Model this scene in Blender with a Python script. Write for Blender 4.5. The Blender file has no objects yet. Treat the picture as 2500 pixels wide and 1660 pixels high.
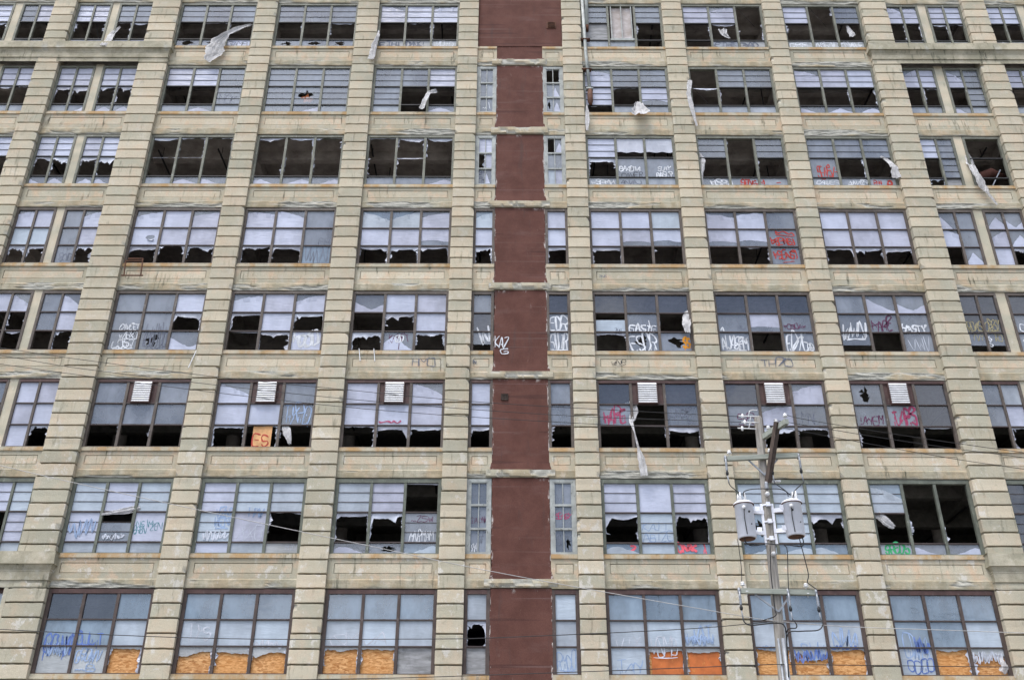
import bpy, math, random
from mathutils import Vector, Matrix, noise
from mathutils.geometry import tessellate_polygon
C = bpy.context.scene
COL = C.collection
R = math.radians

# ------------------------------------------------------------------ camera
cam_d = bpy.data.cameras.new('camera'); cam = bpy.data.objects.new('camera', cam_d); COL.objects.link(cam)
cam_d.sensor_fit = 'HORIZONTAL'; cam_d.sensor_width = 36; cam_d.lens = 34.99; cam_d.clip_end = 3000
CAMZ, DIST = 1.6, 38.0
yaw, pitch, roll = 4.04e-4, 0.504943, 2.2525e-3
rot = Matrix.Rotation(-yaw, 3, 'Z') @ Matrix.Rotation(pitch, 3, 'X') @ Matrix.Rotation(-roll, 3, 'Y') @ Matrix(((1, 0, 0), (0, 0, -1), (0, 1, 0)))
cam.matrix_world = Matrix.Translation((0, -DIST, CAMZ)) @ rot.to_4x4()
C.camera = cam
# ------------------------------------------------------------------ sky, sun, exposure
w = bpy.data.worlds.new('World'); C.world = w; w.use_nodes = True
nt = w.node_tree; bg = nt.nodes['Background']; sky = nt.nodes.new('ShaderNodeTexSky')
sky.sky_type = 'NISHITA'; sky.sun_disc = False
SUN_EL, SUN_AZ = R(66), R(215)
sky.sun_elevation = SUN_EL; sky.sun_rotation = SUN_AZ
sky.air_density = 1.0; sky.dust_density = 2.5; sky.ozone_density = 1.0
# broken overcast: brighter, greyer cloud patches over the clear-sky colour
tcw = nt.nodes.new('ShaderNodeTexCoord'); cn = nt.nodes.new('ShaderNodeTexNoise'); cn.inputs['Scale'].default_value = 4.5; cn.inputs['Detail'].default_value = 7; cn.inputs['Roughness'].default_value = .6
nt.links.new(tcw.outputs['Generated'], cn.inputs['Vector'])
cr = nt.nodes.new('ShaderNodeMapRange'); cr.interpolation_type = 'SMOOTHSTEP'; cr.inputs[1].default_value = .44; cr.inputs[2].default_value = .58; nt.links.new(cn.outputs[0], cr.inputs[0])
bw = nt.nodes.new('ShaderNodeRGBToBW'); nt.links.new(sky.outputs[0], bw.inputs[0])
cm = nt.nodes.new('ShaderNodeMath'); cm.operation = 'MULTIPLY'; cm.inputs[1].default_value = 2.0; nt.links.new(bw.outputs[0], cm.inputs[0])
cx = nt.nodes.new('ShaderNodeMix'); cx.data_type = 'RGBA'; nt.links.new(cr.outputs[0], cx.inputs[0]); nt.links.new(sky.outputs[0], cx.inputs[6])
ct = nt.nodes.new('ShaderNodeMix'); ct.data_type = 'RGBA'; ct.blend_type = 'MULTIPLY'; ct.inputs[0].default_value = 1; ct.inputs[7].default_value = (.93, .98, 1.1, 1)
nt.links.new(cm.outputs[0], ct.inputs[6]); nt.links.new(ct.outputs[2], cx.inputs[7])
nt.links.new(cx.outputs[2], bg.inputs[0]); bg.inputs[1].default_value = 0.15
sd = bpy.data.lights.new('sun', 'SUN'); so = bpy.data.objects.new('sun', sd); COL.objects.link(so)
sd.energy = 1.9; sd.angle = R(28); sd.color = (1, .95, .87)
dirv = Vector((math.sin(SUN_AZ) * math.cos(SUN_EL), math.cos(SUN_AZ) * math.cos(SUN_EL), math.sin(SUN_EL)))
so.rotation_euler = dirv.to_track_quat('Z', 'Y').to_euler()
C.view_settings.view_transform = 'Standard'; C.view_settings.look = 'None'
C.cycles.transparent_max_bounces = 24
C.view_settings.exposure = 0.56; C.view_settings.gamma = 1

# ------------------------------------------------------------------ helpers
def lin(r, g, b):
    f = lambda c: (c / 255 / 12.92) if c <= 10 else ((c / 255 + .055) / 1.055) ** 2.4
    return (f(r), f(g), f(b))

class NT:
    """short-hand for node materials"""
    def __init__(s, name):
        s.m = bpy.data.materials.new(name); s.m.use_nodes = True
        s.t = s.m.node_tree; s.t.nodes.clear()
        s.out = s.n('ShaderNodeOutputMaterial'); s.co = s.n('ShaderNodeTexCoord').outputs['Object']
    def n(s, typ, **k):
        o = s.t.nodes.new(typ)
        for a, b in k.items(): setattr(o, a, b)
        return o
    def l(s, a, b): s.t.links.new(a, b)
    def rnd(s, a, b):
        o = s.n('ShaderNodeObjectInfo'); return s.ramp(o.outputs['Random'], 0, 1, a, b)
    def put(s, sock, v):
        if isinstance(v, bpy.types.NodeSocket): s.l(v, sock)
        elif isinstance(v, (tuple, list)): sock.default_value = (*v[:3], 1) if len(sock.default_value) == 4 else v
        else: sock.default_value = v
    def noise(s, scale, detail=3, rough=.55, mp=None, dist=0):
        o = s.n('ShaderNodeTexNoise'); o.inputs['Scale'].default_value = scale; o.inputs['Detail'].default_value = detail
        o.inputs['Roughness'].default_value = rough; o.inputs['Distortion'].default_value = dist
        c = s.co
        if mp:
            m = s.n('ShaderNodeMapping'); m.inputs['Scale'].default_value = mp; s.l(c, m.inputs[0]); c = m.outputs[0]
        s.l(c, o.inputs['Vector']); return o.outputs[0]
    def ramp(s, v, a, b, lo=0., hi=1.):
        o = s.n('ShaderNodeMapRange'); o.interpolation_type = 'SMOOTHSTEP'
        s.put(o.inputs[0], v)
        for i, x in enumerate((a, b, lo, hi)): o.inputs[i + 1].default_value = x
        return o.outputs[0]
    def math(s, op, a, b=0., c=None):
        o = s.n('ShaderNodeMath', operation=op); s.put(o.inputs[0], a); s.put(o.inputs[1], b)
        if c is not None: s.put(o.inputs[2], c)
        return o.outputs[0]
    def mix(s, f, a, b, mode='MIX'):
        o = s.n('ShaderNodeMix', data_type='RGBA', blend_type=mode)
        s.put(o.inputs[0], f); s.put(o.inputs[6], a); s.put(o.inputs[7], b); return o.outputs[2]
    def attr(s, ch):
        a = s.n('ShaderNodeAttribute', attribute_name='tint'); p = s.n('ShaderNodeSeparateColor')
        s.l(a.outputs[0], p.inputs[0]); return p.outputs[ch]
    def z(s):
        p = s.n('ShaderNodeSeparateXYZ'); s.l(s.co, p.inputs[0]); return p.outputs[2]
    def bump(s, h, st, d=.02):
        o = s.n('ShaderNodeBump'); o.inputs['Strength'].default_value = st; o.inputs['Distance'].default_value = d
        s.l(h, o.inputs['Height']); return o.outputs[0]
    def bsdf(s, color, rough=.85, spec=.25, bump=None, metal=0, coat=0):
        o = s.n('ShaderNodeBsdfPrincipled'); s.put(o.inputs['Base Color'], color); s.put(o.inputs['Roughness'], rough)
        o.inputs['Specular IOR Level'].default_value = spec; o.inputs['Metallic'].default_value = metal
        o.inputs['Coat Weight'].default_value = coat; o.inputs['Coat Roughness'].default_value = .05
        if bump: s.l(bump, o.inputs['Normal'])
        return o.outputs[0]
    def done(s, sh): s.l(sh, s.out.inputs[0]); return s.m

def concrete(name, streak=.35, flake=.5, ochre=.0, peach=.5, light=1., moss=0.):
    k = NT(name)
    n1 = k.noise(.8, 4); g = k.attr(1)
    c = k.mix(k.ramp(k.math('MULTIPLY_ADD', g, .45, k.math('MULTIPLY', n1, .6)), .3, .75), (.388, .367, .285), (.515, .457, .35))
    pe = k.math('MULTIPLY', k.ramp(k.noise(1.7, 5, .6), .48, .66), peach)
    c = k.mix(pe, c, (.56, .42, .30))
    if ochre: c = k.mix(k.math('MULTIPLY', k.ramp(k.noise(1.3, 4, .6, (1, 1, .4)), .4, .62), ochre), c, (.42, .25, .10))
    if moss: c = k.mix(k.math('MULTIPLY', k.ramp(k.noise(1.1, 6, .7), .35, .6), moss), c, (.17, .165, .11))
    # old white paint flakes, more of them on the lower storeys
    hm = k.ramp(k.z(), 8, 27, 1., .25)
    fl = k.math('MULTIPLY', k.math('MULTIPLY', k.ramp(k.noise(2.1, 9, .72, (1, 1, .75)), .56, .61), hm), flake)
    c = k.mix(fl, c, (.60, .575, .53))
    # dark water streaks, lichen
    st = k.ramp(k.noise(5.5, 5, .65, (1, 1, .16)), .53, .72)
    st = k.math('MULTIPLY', k.math('MULTIPLY', st, k.ramp(k.noise(.55, 3), .42, .62)), streak)
    c = k.mix(st, c, (.085, .085, .06))
    c = k.mix(k.math('MULTIPLY', k.ramp(k.noise(3.3, 8, .75), .6, .72), streak * .7), c, (.17, .175, .125))
    # spalled concrete where the attribute says the face has broken off
    b = k.attr(2)
    sp = k.mix(k.ramp(k.noise(4, 8, .75, (.5, 1, 2.2)), .35, .7), (.27, .265, .23), (.50, .485, .43))
    c = k.mix(b, c, sp)
    gr = k.noise(38, 4, .7)
    br = k.math('MULTIPLY', k.math('MULTIPLY_ADD', k.attr(0), .30, .85 * light), k.ramp(gr, .25, .75, .86, 1.12))
    c = k.mix(1., c, br, 'MULTIPLY')
    h = k.math('ADD', k.math('MULTIPLY', gr, .4), k.noise(9, 6, .7))
    return k.done(k.bsdf(c, .92, .15, k.bump(h, .5, .03)))

M = {}
M['pil'] = concrete('weathered_concrete', .6, .7, .08, .3, 1.02)
M['span'] = concrete('spandrel_concrete', 1.05, .75, .15, .7, 1.03)
M['sill'] = concrete('stained_sill_concrete', .6, .25, .8, .4)
M['lint'] = concrete('lintel_concrete', .95, .3, .35, .3, 1., .5)
M['corn'] = concrete('mossy_cornice_concrete', 1., .2, 0, .1, .95, .5)
M['pier'] = concrete('bare_pier_concrete', .4, .9, 0, .25, 1.08)
M['ledge'] = concrete('ledge_concrete', .6, .5, .3, .2, .98, .25)
def brown():
    k = NT('maroon_stucco')
    c = k.mix(k.ramp(k.noise(1.2, 5, .6), .3, .7), (.094, .040, .031), (.126, .056, .044))
    c = k.mix(k.ramp(k.noise(.7, 7, .7, (.6, 1, 3)), .52, .72, 0, .55), c, (.145, .082, .074))
    c = k.mix(k.ramp(k.noise(3.2, 5, .65, (1, 1, .12)), .55, .72, 0, .6), c, (.078, .05, .046))
    c = k.mix(k.ramp(k.noise(5.2, 5, .7, (1, 1, .2)), .64, .72, 0, .35), c, (.24, .17, .16))
    c = k.mix(k.ramp(k.noise(1.15, 2, .4, (.12, 1, 2.6)),   .63, .645, 0, .45), c, (.05, .025, .022))
    ln = k.ramp(k.noise(1.6, 2, .5, (.05, 1, 4.2)), .62, .66, 0, .6)
    c = k.mix(ln, c, (.155, .095, .088))
    e = k.math('MULTIPLY', k.attr(2), k.ramp(k.noise(5, 7, .75, (1, 1, .35)), .52, .57))
    c = k.mix(e, c, (.62, .58, .54))
    gr = k.noise(45, 4, .7)
    c = k.mix(1., c, k.ramp(gr, .25, .75, .8, 1.2), 'MULTIPLY')
    return k.done(k.bsdf(c, .9, .2, k.bump(gr, .55, .02)))
M['brown'] = brown()
def paint(name, col, flake=(.5, .5, .47), amt=.5, rough=.6):
    k = NT(name)
    c = k.mix(k.ramp(k.noise(2.5, 4), .3, .7), tuple(x * .78 for x in col), tuple(min(1, x * 1.2) for x in col))
    c = k.mix(k.math('MULTIPLY', k.ramp(k.noise(9, 7, .75, (1, 1, .4)), .57, .66), amt), c, flake)
    return k.done(k.bsdf(c, rough, .3, k.bump(k.noise(25, 4), .3, .01)))
M['fA'] = paint('grey_green_window_paint', (.150, .152, .122))
M['fB'] = paint('brown_grey_window_paint', (.098, .080, .068), (.36, .36, .34), .4)
M['fBh'] = paint('maroon_window_paint', (.075, .042, .038), (.2, .17, .15), .5)
M['fC'] = paint('green_window_paint', (.120, .130, .105), (.32, .33, .28), .6)
M['fD'] = paint('dark_brown_window_paint', (.075, .055, .048), (.2, .17, .16), .4)
M['fS'] = paint('peeling_white_window_paint', (.33, .345, .33), (.12, .125, .11), 1.)
M['dark'] = paint('dark_steel_bar', (.035, .035, .036), (.1, .1, .1), .3)
M['darkb'] = paint('brown_steel_bar', (.06, .045, .042), (.1, .1, .1), .3)

def glass(name, boost, dust, dcol):
    k = NT(name)
    fr = k.n('ShaderNodeFresnel'); fr.inputs[0].default_value = 1.55
    fac = k.math('MINIMUM', k.math('MULTIPLY', fr.outputs[0], boost), .9)
    gl = k.n('ShaderNodeBsdfGlossy'); gl.inputs['Roughness'].default_value = .03; gl.inputs['Color'].default_value = (.95, .97, 1, 1)
    wv = k.noise(1.3, 2); k.l(k.bump(wv, .02, .2), gl.inputs['Normal'])
    tr = k.n('ShaderNodeBsdfTransparent'); tr.inputs[0].default_value = (.72, .77, .78, 1)
    m1 = k.n('ShaderNodeMixShader'); k.l(fac, m1.inputs[0]); k.l(tr.outputs[0], m1.inputs[1]); k.l(gl.outputs[0], m1.inputs[2])
    df = k.n('ShaderNodeBsdfDiffuse'); df.inputs[0].default_value = (*dcol, 1)
    m2 = k.n('ShaderNodeMixShader')
    d = k.math('MULTIPLY', k.ramp(k.noise(.9, 5, .62, (1, 1, .6)), .25, .75, dust * .55, dust * 1.3), k.rnd(.72, 1.12))
    k.l(d, m2.inputs[0]); k.l(m1.outputs[0], m2.inputs[1]); k.l(df.outputs[0], m2.inputs[2])
    return k.done(m2.outputs[0])
M['g'] = glass('dusty_glass', 2.3, .48, (.36, .395, .46))
M['d'] = glass('clear_dark_glass', 2.1, .12, (.28, .30, .38))
M['l'] = glass('hazed_glass', 2.4, .62, (.46, .50, .56))
M['b'] = glass('bluish_hazed_glass', 3.0, .5, (.36, .46, .57))
def film(name, col, spec, lo=.86):
    k = NT(name)
    wr = k.noise(3.0, 6, .6, (.5, 1, 2.2), .6)
    c = k.mix(1., col, k.math('MULTIPLY', k.ramp(k.noise(1.1, 5, .62, (1, 1, .7)), .3, .7, lo - .12, 1.06), k.rnd(.84, 1.04)), 'MULTIPLY')
    c = k.mix(k.rnd(0, .35), c, tuple(x * y for x, y in zip(col, (.86, .96, 1.0))))
    c = k.mix(k.ramp(k.noise(6, 4, .6, (.25, 1, 2)), .6, .75, 0, .18), c, (.42, .44, .50))
    b = k.bump(wr, .35, .05)
    p = k.bsdf(c, .5 if not spec else .3, .4 if spec else .25, b)
    t = k.n('ShaderNodeBsdfTranslucent'); k.put(t.inputs[0], c)
    m = k.n('ShaderNodeMixShader'); m.inputs[0].default_value = .12
    k.l(p, m.inputs[1]); k.l(t.outputs[0], m.inputs[2]); return k.done(m.outputs[0])
M['film'] = film('white_plastic_film', (.60, .61, .69), 0)
M['ffilm'] = film('white_film_on_glass', (.555, .57, .69), 1)
M['lfilm'] = film('pale_blue_film_on_glass', (.50, .555, .63), 1)
M['grfilm'] = film('grey_plastic_film', (.50, .51, .52), 0)
def sheetmat():
    k = NT('torn_white_sheet'); n = k.noise(5, 6, .7, None, .8)
    c = k.mix(k.ramp(k.noise(2.2, 6, .7, None, 1.), .35, .7), (.54, .53, .53), (.80, .79, .80))
    p = k.bsdf(c, .6, .25, k.bump(n, .9, .12)); t = k.n('ShaderNodeBsdfTranslucent'); k.put(t.inputs[0], c)
    m = k.n('ShaderNodeMixShader'); m.inputs[0].default_value = .25; k.l(p, m.inputs[1]); k.l(t.outputs[0], m.inputs[2]); return k.done(m.outputs[0])
M['sheet'] = sheetmat()
def osb():
    k = NT('orange_strand_board')
    v = k.n('ShaderNodeTexVoronoi'); v.inputs['Scale'].default_value = 15; v.inputs['Randomness'].default_value = 1
    mp = k.n('ShaderNodeMapping'); mp.inputs['Scale'].default_value = (.55, 1, 1.5); k.l(k.co, mp.inputs[0])
    nz = k.n('ShaderNodeTexNoise'); nz.inputs['Scale'].default_value = 5; k.l(k.co, nz.inputs['Vector'])
    mv = k.n('ShaderNodeMix', data_type='VECTOR'); mv.inputs[0].default_value = .05; k.l(mp.outputs[0], mv.inputs[4]); k.l(nz.outputs[1], mv.inputs[5])
    k.l(mv.outputs[1], v.inputs['Vector'])
    s = k.n('ShaderNodeSeparateColor'); k.l(v.outputs['Color'], s.inputs[0])
    c = k.mix(s.outputs[0], (.38, .16, .05), (.72, .42, .19))
    c = k.mix(k.ramp(v.outputs['Distance'], .0, .13, .75, 0), c, c)
    c = k.mix(k.ramp(k.noise(8, 5, .75, (.6, 1, 1.6)), .52, .64, 0, .8), c, (.22, .075, .02))
    c = k.mix(k.ramp(k.noise(.6, 3), .3, .7, 0, .4), c, (.62, .27, .07))
    return k.done(k.bsdf(c, .7, .2, k.bump(s.outputs[1], .3, .01)))
M['osb'] = osb()
M['redb'] = paint('red_orange_board', (.46, .13, .035), (.58, .26, .07), 1.)
M['ply'] = paint('pale_orange_plywood', (.62, .34, .15), (.55, .28, .1), .4)
def wood(name, a, b, sc=(2, 2, 12)):
    k = NT(name)
    c = k.mix(k.ramp(k.noise(1.4, 6, .65, sc), .3, .72), a, b)
    c = k.mix(k.ramp(k.noise(2, 5, .7), .55, .7, 0, .5), c, tuple(x * .45 for x in a))
    return k.done(k.bsdf(c, .85, .2, k.bump(k.noise(6, 5, .6, sc), .4, .01)))
M['gply'] = wood('grey_weathered_plywood', (.20, .20, .20), (.37, .37, .38), (1, 1, 6))
M['pole'] = wood('grey_pole_wood', (.20, .185, .165), (.44, .405, .365), (9, 9, .45))
M['arm'] = wood('pale_green_arm_wood', (.25, .27, .235), (.36, .37, .32), (1, 8, 8))
M['brace'] = wood('brown_brace_wood', (.055, .042, .036), (.12, .09, .075), (8, 8, .8))
def plain(name, c, rough=.6, metal=0, nz=.2):
    k = NT(name); cc = k.mix(k.ramp(k.noise(4, 5, .65), .3, .7), tuple(x * (1 - nz) for x in c), tuple(min(1, x * (1 + nz)) for x in c))
    return k.done(k.bsdf(cc, rough, .4, None, metal))
M['tx'] = plain('pale_grey_transformer_paint', (.80, .81, .87), .5, 0, .06)
M['white'] = plain('white_porcelain', (.72, .72, .72), .3)
M['wire'] = plain('black_cable', (.022, .022, .024), .6)
M['lwire'] = plain('pale_bare_wire', (.42, .41, .40), .5)
M['rust'] = plain('rusty_iron', (.095, .04, .022), .85, 0, .4)
M['galv'] = plain('galvanised_metal', (.27, .285, .31), .5, .3)
M['pipe'] = paint('pale_drainpipe_paint', (.36, .38, .36), (.10, .055, .035), .75)
M['alu'] = plain('aluminium_louvre', (.62, .62, .63), .5, 0, .12)
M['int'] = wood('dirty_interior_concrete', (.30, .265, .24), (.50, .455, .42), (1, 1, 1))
M['intd'] = plain('dark_plaster_and_slab_shade', (.19, .18, .16), .95)  # dark rear wall; on the lower slabs, interior shade put into the colour
M['dirtyfilm'] = wood('stained_translucent_sheet', (.36, .31, .28), (.62, .59, .60), (.8, 1, 1))
GC = {'W': (.66, .68, .72), 'K': (.035, .035, .045), 'B': (.12, .19, .46), 'R': (.42, .05, .04), 'P': (.75, .13, .17), 'M': (.11, .03, .075),
      'G': (.05, .38, .15), 'O': (.72, .30, .03), 'Y': (.33, .29, .17), 'D': (.15, .165, .21), 'L': (.31, .41, .60), 'T': (.10, .25, .30), 'F': (.54, .57, .64), 'S': (.36, .06, .13)}
GK = list(GC)
def spray(name, c):
    k = NT(name); a = k.attr(2); n = k.noise(26, 3, .7)
    f = k.ramp(k.math('ADD', a, k.math('MULTIPLY', k.math('SUBTRACT', n, .5), .9)), .22, .85, 0, .92)
    t = k.n('ShaderNodeBsdfTransparent'); m = k.n('ShaderNodeMixShader'); k.l(f, m.inputs[0]); k.l(t.outputs[0], m.inputs[1])
    cc = k.mix(k.ramp(k.noise(3, 3), .3, .7), tuple(x * .8 for x in c), tuple(min(1, x * 1.15) for x in c)); k.l(k.bsdf(cc, .6, .2), m.inputs[2]); return k.done(m.outputs[0])
SPRAYN = dict(W='white', K='black', B='blue', R='red', P='pink', M='maroon', G='green', O='orange', Y='ochre', D='slate', L='pale_blue', T='teal', F='pale_grey', S='crimson')
for q in GK: M['gr' + q] = spray(SPRAYN[q] + '_spray_paint', GC[q])
GM = [M['gr' + q] for q in GK]

class MB:
    def __init__(s): s.v = []; s.f = []; s.mi = []; s.t = []; s.hast = False
    def add(s, vs, fs, mi=0, t=None):
        o = len(s.v); s.v += [tuple(p) for p in vs]
        if t is None: s.t += [(.5, .5, 0)] * len(vs)
        else:
            s.hast = True
            s.t += list(t) if isinstance(t, list) else [t] * len(vs)
        for f in fs: s.f.append(tuple(i + o for i in f)); s.mi.append(mi)
    def box(s, x0, x1, y0, y1, z0, z1, mi=0, t=None):
        s.add([(x0, y0, z0), (x1, y0, z0), (x1, y1, z0), (x0, y1, z0), (x0, y0, z1), (x1, y0, z1), (x1, y1, z1), (x0, y1, z1)],
              [(0, 1, 5, 4), (1, 2, 6, 5), (2, 3, 7, 6), (3, 0, 4, 7), (4, 5, 6, 7), (3, 2, 1, 0)], mi, t)
    def bar(s, a, b, wd, ht, mi=0, up=(0, 0, 1)):
        a = Vector(a); b = Vector(b); d = (b - a).normalized(); sx = d.cross(Vector(up))
        if sx.length < 1e-4: sx = d.cross(Vector((0, 1, 0)))
        sx.normalize(); u = sx.cross(d); sx *= wd / 2; u *= ht / 2
        vs = [p + q for p in (a, b) for q in (-sx - u, sx - u, sx + u, -sx + u)]
        s.add(vs, [(0, 1, 5, 4), (1, 2, 6, 5), (2, 3, 7, 6), (3, 0, 4, 7), (4, 5, 6, 7), (3, 2, 1, 0)], mi)
    def quad(s, x0, x1, z0, z1, y, mi=0): s.add([(x0, y, z0), (x1, y, z0), (x1, y, z1), (x0, y, z1)], [(0, 1, 2, 3)], mi)
    def tube(s, pts, r, n=6, mi=0, cap=True):
        pts = [Vector(p) for p in pts]; rs = r if isinstance(r, (list, tuple)) else [r] * len(pts); vs = []; fs = []
        for i, p in enumerate(pts):
            d = (pts[min(i + 1, len(pts) - 1)] - pts[max(i - 1, 0)]).normalized()
            a = d.cross(Vector((0, 1, 0)) if abs(d.y) < .9 else Vector((1, 0, 0))).normalized(); b = d.cross(a)
            vs += [p + (a * math.cos(2 * math.pi * j / n) + b * math.sin(2 * math.pi * j / n)) * rs[i] for j in range(n)]
        for i in range(len(pts) - 1):
            fs += [(i * n + j, i * n + (j + 1) % n, (i + 1) * n + (j + 1) % n, (i + 1) * n + j) for j in range(n)]
        if cap: fs += [tuple(range(n - 1, -1, -1)), tuple(range((len(pts) - 1) * n, len(pts) * n))]
        s.add(vs, fs, mi)
    def lathe(s, base, prof, n=16, mi=0, axis=(0, 0, 1)):
        base = Vector(base); ax = Vector(axis).normalized()
        a = ax.cross(Vector((0, 1, .01))).normalized(); b = ax.cross(a); vs = []; fs = []
        for r, h in prof: vs += [base + ax * h + (a * math.cos(2 * math.pi * j / n) + b * math.sin(2 * math.pi * j / n)) * r for j in range(n)]
        for i in range(len(prof) - 1): fs += [(i * n + j, i * n + (j + 1) % n, (i + 1) * n + (j + 1) % n, (i + 1) * n + j) for j in range(n)]
        fs += [tuple(range(n - 1, -1, -1)), tuple(range((len(prof) - 1) * n, len(prof) * n))]
        s.add(vs, fs, mi)
    def strip(s, top, bot, rows, yf, mi=0):
        """sheet between two polylines of (x,z); yf(i,j,x,z) gives the depth"""
        n = len(top); vs = []; fs = []
        for j in range(rows + 1):
            for i in range(n):
                x = top[i][0] + (bot[i][0] - top[i][0]) * j / rows; z = top[i][1] + (bot[i][1] - top[i][1]) * j / rows
                vs.append((x, yf(i, j, x, z), z))
        for j in range(rows):
            for i in range(n - 1): fs.append((j * n + i, (j + 1) * n + i, (j + 1) * n + i + 1, j * n + i + 1))
        s.add(vs, fs, mi)
    def build(s, name, mats, parent=None, smooth=False):
        if not s.v: return None
        me = bpy.data.meshes.new(name); me.from_pydata(s.v, [], s.f); me.update()
        for m in (mats if isinstance(mats, list) else [mats]): me.materials.append(m)
        me.polygons.foreach_set('material_index', s.mi)
        if smooth: me.polygons.foreach_set('use_smooth', [True] * len(s.f))
        a = me.color_attributes.new('tint', 'FLOAT_COLOR', 'POINT')
        a.data.foreach_set('color', [c for t in s.t for c in (*t, 1.)])
        o = bpy.data.objects.new(name, me); COL.objects.link(o)
        if parent: o.parent = parent
        return o
def empty(name, loc, label, cat, group=None):
    o = bpy.data.objects.new(name, None); COL.objects.link(o); o.location = loc; o['label'] = label; o['category'] = cat
    if group: o['group'] = group
    return o
def tag(o, label, cat, group=None):
    o['label'] = label; o['category'] = cat
    if group: o['group'] = group
    return o
def struct(o): o['kind'] = 'structure'; return o
RNG = random.Random(7)

# ------------------------------------------------------------------ the street
g = MB(); g.quad(0, 0, 0, 0, 0)
g = MB(); g.add([(-900, -900, 0), (900, -900, 0), (900, 900, 0), (-900, 900, 0)], [(0, 1, 2, 3)])
def asphalt(name, a, b):
    k = NT(name); c = k.mix(k.ramp(k.noise(.35, 6, .65), .3, .7), a, b)
    c = k.mix(1., c, k.ramp(k.noise(60, 3), .3, .7, .8, 1.2), 'MULTIPLY'); return k.done(k.bsdf(c, .9, .2, k.bump(k.noise(80, 3), .4, .01)))
struct(g.build('ground', asphalt('pale_gravel_ground', (.17, .165, .15), (.25, .24, .22))))
g = MB(); g.box(-120, 120, -30, -9.6, -.2, .004); struct(g.build('road', asphalt('asphalt', (.045, .045, .047), (.07, .07, .07))))
g = MB(); g.box(-120, 120, -9.6, -.6, -.2, .14); g.box(-120, 120, -9.75, -9.6, -.2, .15)
struct(g.build('pavement', asphalt('pavement_concrete', (.27, .265, .25), (.36, .35, .33))))

# ------------------------------------------------------------------ the building
B = empty('factory_building', (0, 0, 0), 'derelict concrete factory with broken film-covered windows and maroon strip up its middle', 'building')
ROWS = [(43.208, 40.046), (38.684, 35.576), (34.117, 31.06), (29.692, 26.549), (25.111, 22.061), (20.684, 17.539), (16.216, 13.076), (11.72, 8.546)]
TOP = 46.2
BAY = {'W1': (-17.70, -13.60), 'W2': (-12.52, -8.22), 'W3': (-7.10, -2.81), 'N1': (-1.80, -.80), 'N2': (1.55, 2.60),
       'W4': (3.59, 7.95), 'W5': (8.99, 13.33), 'W6': (14.33, 18.52)}
WING = {'LC': (-28.5, -26.62), 'LD': (-26.2, -24.4), 'LA': (-23.25, -21.41), 'LB': (-21.02, -19.15),
        'RA': (19.9, 21.68), 'RB': (22.12, 23.98), 'RC': (25.2, 27.0), 'RD': (27.4, 29.2)}
PIL = [(-13.60, -12.52), (-8.22, -7.10), (-2.81, -1.80), (2.60, 3.59), (7.95, 8.99), (13.33, 14.33)]
WPIL = [(-19.15, -17.70), (18.52, 19.9), (-24.4, -23.25), (23.98, 25.2), (-29.8, -28.5), (29.2, 30.5)]
YP, YS, YG = -.18, .0, .20     # pilaster face, spandrel face, glass plane

# joints between the pilaster courses: eight to a storey, one just under each window head
joints = []
for i in range(8):
    t = ROWS[i][0]; nx = ROWS[i + 1][0] if i < 7 else t - 4.5
    joints += [t - .05 - (t - nx) * k / 8 for k in range(8)]
joints = [ROWS[0][0] - .05 + .56 * k for k in range(5, 0, -1)] + joints + [joints[-1] - .5625 * k for k in range(1, 13)]
joints = [z for z in joints if z > .3]
def pilaster(xl, xr, yf, name='pilaster', z0=None, z1=None, rng=RNG):
    mb = MB(); zs = [z for z in joints if (z0 is None or z > z0) and (z1 is None or z < z1)]
    zs = [z1 if z1 else TOP] + zs + [z0 if z0 else .0]
    for k in range(len(zs) - 1):
        zt, zb = zs[k], zs[k + 1]
        t = (rng.uniform(.25, .8), rng.random(), 0)
        gh = .05; wo = xr - xl
        n = 7; dl, dr = rng.gauss(0, .006), rng.gauss(0, .006)
        rows = [(zt - gh * .5, .10, .02), (zt - gh * .5 - .012, .0, 0), (zt - .06, -.004, 0), ((zt + zb) / 2, rng.gauss(0, .003), 0), (zb + .05, -.004, 0), (zb + gh * .5 + .01, .0, 0), (zb + gh * .5, .10, .02)]
        chip = {}
        for _ in range(rng.choice([0, 0, 0, 0, 1, 1])):
            chip[(rng.choice([1, 2, 4, 5]), rng.choice([0, n]))] = rng.uniform(.02, .07)
        vs = []; ts = []
        for j, (z, dy, dx) in enumerate(rows):
            vs.append((xl + dx, .3, z)); ts.append(t)
            for i in range(n + 1):
                x = xl + wo * i / n; x += dl + dx if i == 0 else (dr - dx if i == n else 0)
                cp = 0
                if (j, i) in chip: cp = chip[(j, i)]; x += cp * .7 if i == 0 else -cp * .7
                zz = z + (rng.gauss(0, .004) if 0 < j < 6 else rng.gauss(0, .003))
                vs.append((x, yf + dy + cp + (.018 if i in (0, n) else 0), zz)); ts.append((t[0], t[1], 1. if cp else 0.))
            vs.append((xr - dx, .3, z)); ts.append(t)
        m = n + 3; fs = []
        for j in range(len(rows) - 1):
            for i in range(m - 1): fs.append((j * m + i, (j + 1) * m + i, (j + 1) * m + i + 1, j * m + i + 1))
        mb.add(vs, fs, 0, ts)
        # joint bed
        mb.box(xl + .02, xr - .02, yf + .10, .3, zb - gh * .5, zb + gh * .5, 0, (-1.2, .3, 0))
    return mb.build(name, M['pil'], B)
for a in PIL: pilaster(*a, YP)
YW = YP - .06                   # the wings stand a little proud
for a in WPIL: pilaster(*a, YW)

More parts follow.
